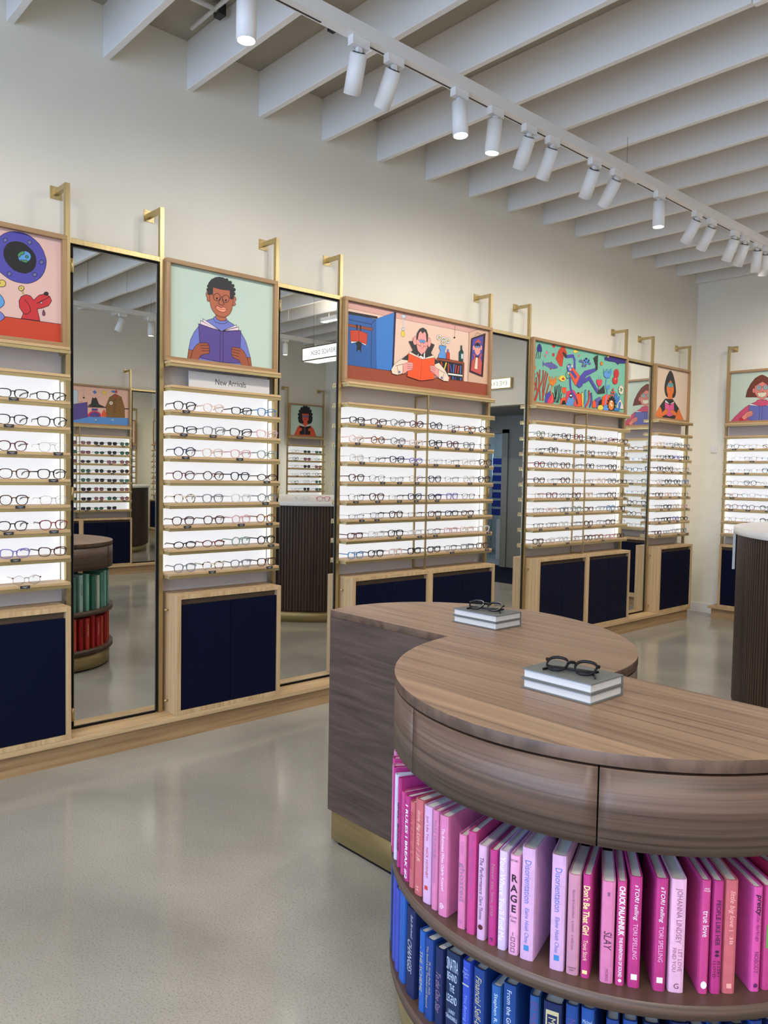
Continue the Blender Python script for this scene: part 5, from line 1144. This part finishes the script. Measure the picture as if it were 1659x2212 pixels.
pink = [
 (-143.5, G0-8, .022, .236, MAG, 'magenta hardback', ()), (-139.5, G0-4, .022, .240, PNK, 'rose hardback', ()), (-135.5, G0-4, .024, .236, HOT, 'hot pink hardback', ()),
 (-131.3, G0, .022, .232, PNK, 'pink hardback', ()), (-127.8, G0+2, .018, .240, MAG, 'deep magenta hardback', ()), (-124.0, -120, .019, .236, PAL_, 'pale lavender paperback', ()),
 (-120.0, -112, .014, .243, MAG, 'magenta book with dark bold lettering', (('IDOL  BOOGIE', .45, .13, .010, DK, dict(b=.02)),)),
 (-116.4, -106, .018, .222, HOT, 'hot pink book with faint lettering', (('the heart and', .5, .12, .006, (170, 60, 130)),)),
 (-113.3, GA-8, .023, .224, MAG, 'magenta book with heavy white capitals', (('I RULES I BREAK #2', .46, .195, .013, WH, dict(b=.02)),)),
 (-110.2, GA-4, .021, .222, COR, 'coral book with red script title', (('Take It From me Ronald', .55, .15, .010, (170, 60, 70), dict(sh=.3)),)),
 (-106.7, GA, .030, .244, COR, 'coral book with pale script title', (('little Big Love  |  J.B.', .62, .13, .014, (240, 190, 170), dict(sh=.3)), ('H', .07, .010, .010, (240, 190, 170)))),
 (-102.9, GA+3, .029, .243, LIL, 'lilac book with red lettering and red square', (('Just Like You     NICK HORNBY', .58, .155, .010, (190, 60, 70)), ('\u25a0', .16, .010, .010, (200, 50, 50)))),
 (-99.9, GA+6, .0205, .245, PNK, 'pink book with thin grey capitals', (('MAKE TROUBLE', .72, .09, .009, SI), ('CECILE RICHARDS', .42, .07, .006, SI))),
 (-97.0, GA+9, .028, .244, PNK, 'fat pink book with white lettering', (('The Astronaut Wives Club', .66, .105, .008, WH), ('Lily Koppel', .36, .05, .008, WH), ('db', .10, .014, .012, WH))),
 (-91.2, GB-4, .022, .222, PNK, 'pink book titled ghosted in grey', (('Leigh', .86, .03, .007, (190, 110, 160)), ('ghosted', .5, .09, .016, (140, 110, 140)), ('o', .08, .010, .010, (190, 110, 160)))),
 (-88.6, GB-3, .023, .240, HOT, 'bright pink book with grey title', (('What Happy Women Know', .72, .12, .010, (150, 90, 140)), ('DH', .38, .012, .008, (150, 90, 140)))),
 (-85.9, GB-2, .022, .218, LIL, 'lilac book with black round badge', (('The Performance', .68, .085, .009, DK, dict(sh=.15)), ('Claire Thomas', .34, .055, .008, DK, dict(sh=.15)), ('\u25cf', .135, .012, .012, (90, 24, 34)))),
 (-83.2, GB-1, .020, .218, MAG, 'magenta book with olive lettering', (('Never eat, love, pray', .58, .12, .010, (170, 130, 130)), ('F', .06, .008, .008, DK))),
 (-80.9, GB, .021, .224, (214, 188, 232), 'pale lilac book with white title', (('Your Where You\u2019ll Find Me', .52, .19, .013, WH),)),
 (-78.3, GB+1, .024, .223, (226, 160, 196), 'pink book with large upright black RAGE letters', (('R\nA\nG\nE', .62, .017, .085, (56, 24, 48), dict(horiz=1, b=.03)), ('PATCHET', .95, .018, .005, DK, dict(horiz=1)), ('A Love\nStory', .36, .016, .017, DK, dict(horiz=1, sh=.2)), ('I\n\u25a1\n\u25a1\n\u25a1', .13, .009, .045, DK, dict(horiz=1)))),
 (-75.4, GB+2, .032, .249, LIL, 'lilac hardback with blue title and blue square, left one of two alike', (('Disorientation', .70, .095, .014, BL_), ('Elaine Hsieh Chou', .31, .078, .009, BL_, dict(sh=.2)), ('\u25a0', .11, .012, .011, TE))),
 (-69.3, -66, .032, .251, LIL, 'lilac hardback with blue title and blue square, right one of two alike', (('Disorientation', .70, .095, .014, BL_), ('Elaine Hsieh Chou', .31, .078, .009, BL_, dict(sh=.2)), ('\u25a0', .11, .012, .011, TE))),
 (-66.3, -65.5, .027, .217, DUS, 'dusty pink book with thin dark line of lettering', (('Burnt & Unbridled   a novel   a wild tale', .55, .13, .006, (150, 90, 120)), ('HARPER\nNEW', .06, .016, .009, (120, 70, 90), dict(horiz=1)))),
 (-63.9, -65, .019, .222, MAG, 'magenta book with pale yellow title', (('Don\u2019t Be That Girl', .66, .105, .013, (246, 226, 150), dict(b=.02)), ('Travis Stork', .27, .045, .009, (246, 216, 170)), ('\u25ae', .06, .008, .010, (246, 216, 150)))),
 (-59.9, -57, .028, .216, PNK, 'pink book with black handwritten capitals', (('SLAY', .42, .040, .016, (70, 30, 60), dict(sh=.2)), ('\u25a0', .88, .008, .005, (140, 80, 120)), ('MORRIS', .08, .026, .006, (140, 80, 120)))),
 (-57.5, -56, .019, .221, HOT, 'pink book with chunky white name', (('CHUCK PALAHNIUK', .72, .105, .012, WH, dict(b=.03)), ('THE INVENTION OF SOUND', .275, .085, .007, WH, dict(b=.02)), ('\u25cf', .05, .007, .007, WH))),
 (-55.0, -54, .025, .235, MAG, 'magenta book with white title, left one of two alike', (('sTORI telling', .77, .075, .011, WH, dict(sh=.2)), ('TORI SPELLING', .42, .075, .009, (240, 180, 215)), ('\u25a0', .10, .012, .012, WH))),
 (-50.4, -51, .025, .237, MAG, 'magenta book with white title, right one of two alike', (('sTORI telling', .77, .075, .011, WH, dict(sh=.2)), ('TORI SPELLING', .42, .075, .009, (240, 180, 215)), ('\u25a0', .10, .012, .012, WH))),
 (-47.4, -50, .032, .238, (230, 176, 206), 'pale pink book with dark lettering and letter G', (('JOHANNA LINDSEY', .68, .115, .014, (150, 96, 120)), ('LET LOVE\nFIND YOU', .29, .05, .019, (150, 96, 120)), ('G', .06, .010, .011, (110, 60, 84), dict(horiz=1)))),
 (-42.4, -46, .020, .238, HOT, 'hot pink book with small white title', (('true love', .62, .055, .012, WH), ('SARAH\nTAYLOR', .92, .013, .008, WH, dict(horiz=1)), ('\u25cf', .08, .012, .016, WH, dict(horiz=1)))),
 (-40.1, -46, .022, .237, MAG, 'magenta book with black capitals', (('PEOPLE LIKE HER', .63, .095, .009, (66, 20, 60), dict(b=.01)), ('\u25cf\u25cf', .36, .014, .008, (66, 20, 60)), ('ELLERY\nLLOYD', .22, .035, .014, (66, 20, 60)))),
 (-37.6, -45, .027, .238, COR, 'coral book with pale pink script title', (('little big love', .75, .075, .013, (244, 180, 176), dict(sh=.25)), ('|  3B', .50, .03, .009, (244, 180, 176)), ('\u25a0', .07, .010, .010, (240, 170, 160)))),
 (-32.3, -39, .021, .221, (216, 84, 160), 'pink book with heavy black script', (('pretty', .83, .045, .013, (50, 20, 50), dict(sh=.25, b=.02)), ('little darlings', .62, .06, .009, (140, 50, 110)), ('NOBODY', .28, .045, .009, (130, 50, 105)), ('\u25cf', .06, .009, .009, (90, 40, 90)))),
 (-29.6, -38, .026, .220, HOT, 'hot pink book with green patch', (('\u25a0', .52, .016, .050, (110, 160, 70), dict(horiz=1)),)),
 (-25.0, -30, .026, .236, (170, 30, 70), 'crimson book at the right end', ()), (-21.8, -28, .024, .240, HOT, 'hot pink book past the right edge', ()),
]
NUM = 'first second third fourth fifth sixth seventh eighth ninth tenth eleventh twelfth thirteenth fourteenth fifteenth sixteenth seventeenth eighteenth nineteenth'.split()
for i, (a, f, w, h, c, lab, tt) in enumerate(pink):
    x, y = pos_near(a)
    n = len(pink); place = f"{NUM[i]} from left" if i < 19 else f"{NUM[n-1-i]} from right"
    lab2 = lab if 'alike' in lab or len(lab.split()) > 8 else f"{lab}, {place}"
    book((x, y, .4475), f, w*.97, h, .152, c, lab2+' on pink shelf', group='pink books on the upper shelf', titles=tt)
NV, BR, MB_, VB = (24, 38, 84), (42, 92, 176), (32, 66, 138), (66, 78, 176)
GO, LB = (196, 182, 140), (196, 212, 236)
blue = [
 (-143, -138, .030, .228, NV, 'navy hardback', ()), (-138, -136, .030, .232, MB_, 'mid blue hardback', ()), (-133, -132, .030, .226, BR, 'bright blue hardback', ()), (-128.5, -128, .026, .236, NV, 'dark navy hardback', ()),
 (-124.5, -122, .030, .238, VB, 'violet blue hardback', ()), (-120.4, -116, .028, .226, VB, 'rounded violet blue hardback', ()), (-116, -110, .036, .241, BR, 'thick bright blue hardback', ()),
 (-110.3, -104, .042, .232, NV, 'thick navy hardback with silver script', (('Bob Birdwell', .80, .06, .010, (180, 186, 200), dict(sh=.25, x=.008)), ('CHANGES', .45, .085, .020, (190, 196, 206), dict(sh=.3)))),
 (-104.6, -99, .024, .206, BR, 'bright blue book with gold capitals', (('- THE SCHEME -', .5, .125, .011, GO),)),
 (-101.6, -97, .030, .204, MB_, 'blue book with two lines of gold lettering', (('M. Scott Peck, M.D.\nThe Road Less Traveled and Beyond', .52, .155, .018, GO),)),
 (-97.9, -94, .028, .202, NV, 'navy book with rose script', (('To the One Star', .45, .10, .016, (150, 120, 150), dict(sh=.35)),)),
 (-93.4, -90, .045, .216, (22, 40, 78), 'wide navy book with white stacked lettering', (('SINATRA', .86, .036, .030, LB, dict(horiz=1)), ('BEHIND\nTHE\nLEGEND', .60, .032, .072, LB, dict(horiz=1)), ('J. RANDY\nTARABORRELLI', .30, .036, .024, LB, dict(horiz=1)))),
 (-89.5, -88, .024, .217, (50, 76, 184), 'royal blue book with silver bar', (('Mary\nHiggins\nClark', .87, .018, .024, (150, 166, 220), dict(horiz=1)), ('\u25ac', .74, .019, .004, (170, 170, 170), dict(horiz=1)), ('You Belong to Me', .40, .10, .011, (130, 150, 220), dict(sh=.2)))),
 (-86.1, -85, .032, .217, (26, 60, 128), 'blue book with slanted gold title', (('Financial Self-Defense', .52, .17, .016, GO, dict(sh=.25)),)),
 (-81.9, -80, .025, .198, (44, 96, 164), 'blue book with white serif name', (('Stephen R. Covey', .62, .115, .011, (210, 220, 236)),)),
 (-78.8, -78, .033, .216, (28, 66, 132), 'blue book with white title', (('From the Ground', .68, .11, .011, (210, 220, 236)),)),
 (-73.5, -71, .023, .212, (42, 88, 150), 'blue book with purple lettering', (('ED McBAIN', .75, .08, .013, (110, 60, 120)),)),
 (-69.8, -69.5, .043, .211, NV, 'thick navy book with boxed gold letter', (('\u25a1', .72, .028, .085, GO, dict(horiz=1)), ('MAN', .74, .045, .016, GO))),
 (-66.1, -68.5, .028, .219, (34, 72, 142), 'blue book with purple stacked lettering', (('Mch', .80, .030, .018, (90, 70, 140)),)),
 (-63.1, -67.5, .029, .221, (40, 84, 160), 'blue book with pale serif name', (('Michael\nBeschloss', .84, .024, .022, (190, 206, 232), dict(horiz=1)),)),
 (-58.5, -62, .027, .209, MB_, 'blue hardback', ()), (-55.3, -59, .030, .214, (34, 74, 150), 'cobalt hardback', ()), (-51.4, -56, .033, .215, NV, 'wide navy hardback', ()),
 (-46.2, -47, .036, .222, NV, 'deep blue hardback', ()), (-42.8, -45, .030, .214, MB_, 'plain blue hardback', ()), (-39.6, -43, .028, .219, BR, 'sky blue hardback', ()), (-35.0, -36, .030, .218, NV, 'dark blue hardback', ()), (-31.5, -33, .030, .222, MB_, 'blue cloth hardback', ()), (-27.6, -30, .030, .216, NV, 'navy cloth hardback', ()),
]
for i, (a, f, w, h, c, lab, tt) in enumerate(blue):
    x, y = pos_near(a, .630); n = len(blue)
    place = f"{NUM[i]} from left" if i < 15 else f"{NUM[n-1-i]} from right"
    book((x, y, .1605), f, w*.96, h, .15, c, f"{lab}, {place} on the blue shelf", group='blue books on the lower shelf', titles=tt)
# teal and red rows on the far side of the counter (seen in the nearest mirror)
random.seed(11)
TE_ = [(150, 196, 186), (96, 160, 142), (196, 216, 206), (60, 122, 104), (128, 190, 170), (170, 204, 200), (84, 146, 130)]
RE_ = [(190, 50, 44), (206, 70, 56), (168, 34, 36), (214, 84, 60), (196, 44, 60)]
for row, (zt, pal, nm, hm) in enumerate(((.4475, TE_, 'green', .266), (.1605, RE_, 'red', .236))):
    k = 0
    for a in [88+6.1*i for i in range(14)]:
        x, y = far(a, .955); ang = a+(4 if a > 130 else 0)
        c = pal[k % len(pal)]; tt = ((random.choice(['ONE DAY', 'MR VERTIGO', 'THE RIVER', 'SILVERTREE', 'WINTER', 'LETTERS']), .6, .09, .010, (235, 235, 225) if k % 2 else (40, 50, 46)),) if k % 3 != 1 else ()
        book((x, y, zt), ang, random.choice([.026, .030, .034]), hm+random.uniform(-.014, .010), .145, c, f"{nm} hardback, {NUM[13-k]} from left among the {nm} row in the nearest mirror", group=f'{nm} books on the back of the counter', titles=tt); k += 1
# grey book stacks with black glasses
def grey_stack(x0, y0, which):
    for k in range(2):
        r = thing('book', f"{'upper' if k else 'lower'} grey cloth book of the {which} stack on the counter", 'book', (x0+.1045, y0+.0735, TOPZ+.0003+k*.0262), 0, 'grey books on the counter')
        W_2, D2, h, t = .1045, .0735, .0258, .0032; m = MB()
        m.box(-W_2, W_2, -D2, D2, 0, t); m.box(-W_2, W_2, -D2, D2, h-t, h); m.box(-W_2, W_2, D2-t, D2, t, h-t); m.build('cover', grey_cloth, r, bevel=.0006)
        MB().box(-W_2+.005, W_2-.005, -D2+.005, D2-t, t, h-t).build('page_block', paper_h, r)
paper_h = noisy('page_edges_flat', lin((216, 214, 212)), lin((202, 199, 196)), (3, 3, 500), .7)
grey_stack(-1.240, 1.633, 'nearer'); grey_stack(-1.972, 2.164, 'farther')
def folded_glasses(loc, rz, label):
    r = thing('eyeglasses', label, 'eyeglasses', loc, rz, 'black display glasses'); F, Ts, Ls = glasses_parts('panto', True)
    tilt = Matrix.Rotation(math.radians(-58), 4, 'X')
    q = F.build('frame_front', fr_plain, r); q.color = (*C_['black'], 1); q.matrix_local = Matrix.Translation((0, 0, .006)) @ tilt; q.scale = (1.0, 1.0, 1.0)
    for l in Ls: c = l.build('lens', lens_m, r); c.matrix_local = Matrix.Translation((0, 0, .006)) @ tilt
    for s, dy in ((-1, .030), (1, .038)):
        T = MB(); T.tube([(s*.068, dy-.006, .012), (s*.060, dy, .008), (-s*.045, dy+.004, .006), (-s*.062, dy-.008, .0035), (-s*.070, dy-.03, .0032)], .002, rect=(.0018, .003))
        c = T.build('temple', fr_plain, r); c.color = (*C_['black'], 1)
    return r
zt = TOPZ+.0003+2*.0262
folded_glasses((-1.118, 1.662, zt), math.radians(14), 'black rounded eyeglasses on the nearer grey book stack')
folded_glasses((-1.850, 2.193, zt), math.radians(14), 'black rounded eyeglasses on the farther grey book stack')

# ------------------------------------------------------------------ reference desk (right edge and mirrors)
DC, DR = (-.935, 5.506), 1.30
dk = thing('reception_desk', 'round fluted dark walnut desk with white top at the right edge', 'desk', (DC[0], DC[1], 0))
P = []; n = 272
for i in range(n):
    a0 = 2*PI*i/n; da = 2*PI/n
    for f, rr in ((0, DR-.016), (.26, DR-.016), (.28, DR), (.98, DR)): P.append((rr*math.cos(a0+da*f), rr*math.sin(a0+da*f)))
MB().prism(P, .122, 1.168).build('fluted_body', wal_dark, dk)
MB().lathe([(DR-.03, 0), (DR-.03, .1215)], 96).build('brass_base', brass_d, dk)
MB().lathe([(DR+.02, 1.1685), (DR+.022, 1.172), (DR+.022, 1.207), (DR+.019, 1.2105)], 128).build('worktop', desk_white, dk)
pa = math.radians(197.5); m = MB(); c0 = Vector((math.cos(pa), math.sin(pa), 0)); c1 = Vector((-math.sin(pa), math.cos(pa), 0)); A = c0*(DR+.004)
m.quadbox([tuple(A+c0*u+c1*v+Vector((0, 0, z))) for z in (.93, 1.168) for u, v in ((0, -.10), (.016, -.10), (.016, .10), (0, .10))]); m.build('hanging_panel', sign_w, dk)
dz = 1.2108
for k, (aa, rr, cn, sp) in enumerate(((203, 1.08, 'pink', 'round'), (214, 1.12, 'magenta', 'panto'), (226, 1.05, 'clear', 'square'))):
    t = math.radians(aa); eyewear('eyeglasses', Matrix.Translation((DC[0]+rr*math.cos(t), DC[1]+rr*math.sin(t), dz)) @ Matrix.Rotation(t+PI/2, 4, 'Z'), sp, 'plain', C_[cn], f"{cn} eyeglasses lying on the white desk top at the right edge", 'glasses on the desk')
# hanging sign and wall sign (read in mirrors)
hs = thing('hanging_sign', 'illuminated hanging box sign reading REFERENCE DESK, above the round desk', 'sign', (-1.095, 5.56, 2.80))
MB().box(-.475, .475, -.06, .16, .0, .158).build('sign_case', mat('bronze_case', lin((92, 74, 56)), .45, .6), hs)
MB().box(-.46, .46, -.0615, -.0600, .012, .146).build('light_face', glow_soft, hs)
MB().box(-.455, .455, -.05, .15, -.0015, 0).build('light_underside', glow_soft, hs)
text('REFERENCE DESK', hs, letter, (0, -.0618, .08), (1, 0, 0), (0, 0, 1), .62, .050, 'lettering')
m = MB()
for x in (-.4, .4): m.tube([(x, .05, .158), (x, .05, .90)], .0015, 6)
m.build('suspension_wire', wire_m, hs)
ws = thing('wall_sign', 'illuminated wall sign reading EYE EXAMS over the hallway opening', 'sign', (-1.025, YF, 2.715))
MB().box(-.275, .275, -.05, -.001, 0, .145).build('sign_case', brass_d, ws)
MB().box(-.262, .262, -.0515, -.0500, .010, .135).build('light_face', mat('warm_sign_face', (1, 1, 1), .5, emit=(1.0, .97, .78), es=1.0), ws)
text('EYE EXAMS', ws, mat('grey_letter', lin((150, 148, 120)), .6), (0, -.0518, .072), (1, 0, 0), (0, 0, 1), .42, .058, 'lettering')
def pendant(x, y, label):
    pl = thing('linear_light', label, 'light', (x, y, 3.50), 0, 'linear pendant lights')
    MB().box(-.75, .75, -.03, .03, .0, .05).build('housing', lamp_w, pl); MB().box(-.74, .74, -.025, .025, -.003, -.0005).build('diffuser', glow_lin, pl)
    m = MB()
    for u in (-.6, .6): m.tube([(u, 0, .05), (u, 0, .195)], .0015, 6)
    m.build('suspension_wire', wire_m, pl)
    for nm, e, z, rx in (('down_lamp', .55, -.006, 0), ('up_fill', .45, .056, PI)):  # up light added to brighten the ceiling
        d = bpy.data.lights.new(nm, 'AREA'); d.shape = 'RECTANGLE'; d.size = 1.44; d.size_y = .05; d.energy = PEND_W*e; d.color = (1.0, .95, .87)
        l = bpy.data.objects.new(nm, d); COLL.objects.link(l); l.parent = pl; l.location = (0, 0, z); l.rotation_euler = (rx, 0, 0)
glow_lin = mat('linear_glow', (1, 1, 1), .5, emit=(1.0, .97, .90), es=3.0)
pendant(-.54, 6.43, 'glowing linear pendant light seen in the second mirror')
pendant(1.1, .45, 'added linear fill light right of the camera, out of view'); pendant(1.1, -.85, 'added linear fill light near the storefront, opposite side'); pendant(-1.5, -.85, 'added linear fill light near the storefront, display wall side')  # three unseen pendants added to raise the ambient light
# ------------------------------------------------------------------ track lighting
def track(x, y0, y1, label):
    r = thing('lighting_track', label, 'track', (x, (y0+y1)/2, 3.452)); L = (y1-y0)/2
    MB().box(-.03, .03, -L, L, .0, .062).build('rail', lamp_w, r, bevel=.001)
    m = MB(); yy = -L+.1
    while yy < L-.2: m.box(-.021, -.011, yy, min(yy+2.2, L), -.001, .001); yy += 2.42
    m.build('slot', lamp_k, r)
    m = MB()
    for k in range(4): m.tube([(0, -L+2.4+2.4*k, .062), (0, -L+2.4+2.4*k, .25)], .0015, 6)
    m.build('suspension_wire', wire_m, r)
    return r
def lamp_meshes():
    a = MB(); a.box(-.018, .018, -.05, .05, -.040, 0).box(-.010, .010, -.012, .012, -.062, -.040)
    h = MB(); h.lathe([(.034, -.001), (.040, -.004), (.040, -.172), (.036, -.172), (.036, -.158)], 24)
    c = MB(); c.lathe([(.026, 0), (.030, .0015)], 20)
    d = MB(); d.lathe([(.0345, -.1665), (.0345, -.1645)], 24)
    return [a.mesh('adapter', lamp_w), h.mesh('housing', lamp_w), c.mesh('heat_sink', lamp_k), d.mesh('lens', glow)]
LM = lamp_meshes()
lamp_data = bpy.data.lights.new('spot_lamp', 'SPOT'); lamp_data.energy = SPOT_W; lamp_data.spot_size = math.radians(150); lamp_data.spot_blend = 1.0; lamp_data.shadow_soft_size = .035; lamp_data.color = (1.0, .945, .87)
def spot(x, y, tilt, label, group):
    """tilt: horizontal (dx, dy) lean of the beam per unit drop"""
    r = thing('track_spotlight', label, 'spotlight', (x, y, 3.452), 0, group)
    link('adapter', LM[0], r)
    d = Vector((tilt[0], tilt[1], -1)).normalized(); q = Vector((0, 0, -1)).rotation_difference(d).to_matrix().to_4x4()
    mt = Matrix.Translation((0, 0, -.058)) @ q
    for nm, me in zip(('housing', 'heat_sink', 'lens'), LM[1:]): o_ = link(nm, me, r); o_.matrix_local = mt
    l = bpy.data.objects.new('spot_lamp', lamp_data); COLL.objects.link(l); l.parent = r; l.matrix_local = mt @ Matrix.Translation((0, 0, -.185))
    return r
TX, TX2 = -2.762, 1.43
track(TX, -2.6, 8.3, 'white lighting track running along the display wall'); track(TX2, -2.6, 8.3, 'white lighting track along the opposite side, seen in mirrors')
heads = [(-.9, (-.5, .1)), (.4, (-.5, .1)), (1.2, (-.5, .1)), (1.733, (0, 0)), (2.323, (-.60, .24)), (2.539, (-.72, .10)), (2.996, (.08, 0)), (3.28, (-.08, -.03)), (3.574, (-.58, .18)), (3.795, (-.60, .16)), (4.23, (-.66, .28)), (4.478, (-.72, .08)), (5.027, (0, 0)), (5.576, (-.68, .14)), (5.814, (-.64, .16)), (6.215, (-.50, .18)), (6.403, (-.50, .30)), (6.649, (-.24, .38)), (6.812, (-.3, .4)), (7.35, (-.3, .5)), (7.8, (0, .45))]  # last two heads are unseen, added to brighten the far wall
for i, (y, t) in enumerate(heads):
    k = i-3
    lab = f"white track spotlight {'leaning to the wall' if t[0] < -.15 else 'pointing straight down'}, {'above the photo edge, ' if k < 0 else ''}{NUM[k]+' along the wall track' if k >= 0 else ['nearest the storefront', 'second from the storefront', 'third from the storefront'][i]}"
    spot(TX, y, t, lab, 'spotlights on the wall track')
for i, y in enumerate((-1.4, .2, 1.6, 2.9, 3.55, 4.22, 4.6, 5.2, 5.9, 6.3, 6.7, 7.3)):
    spot(TX2, y, ((.22, .28, .0, .3)[i % 4], (.0, -.3)[i % 2]), f"white track spotlight on the opposite track, {NUM[i]} from the storefront, mirror view", 'spotlights on the opposite track')
finish_texts()
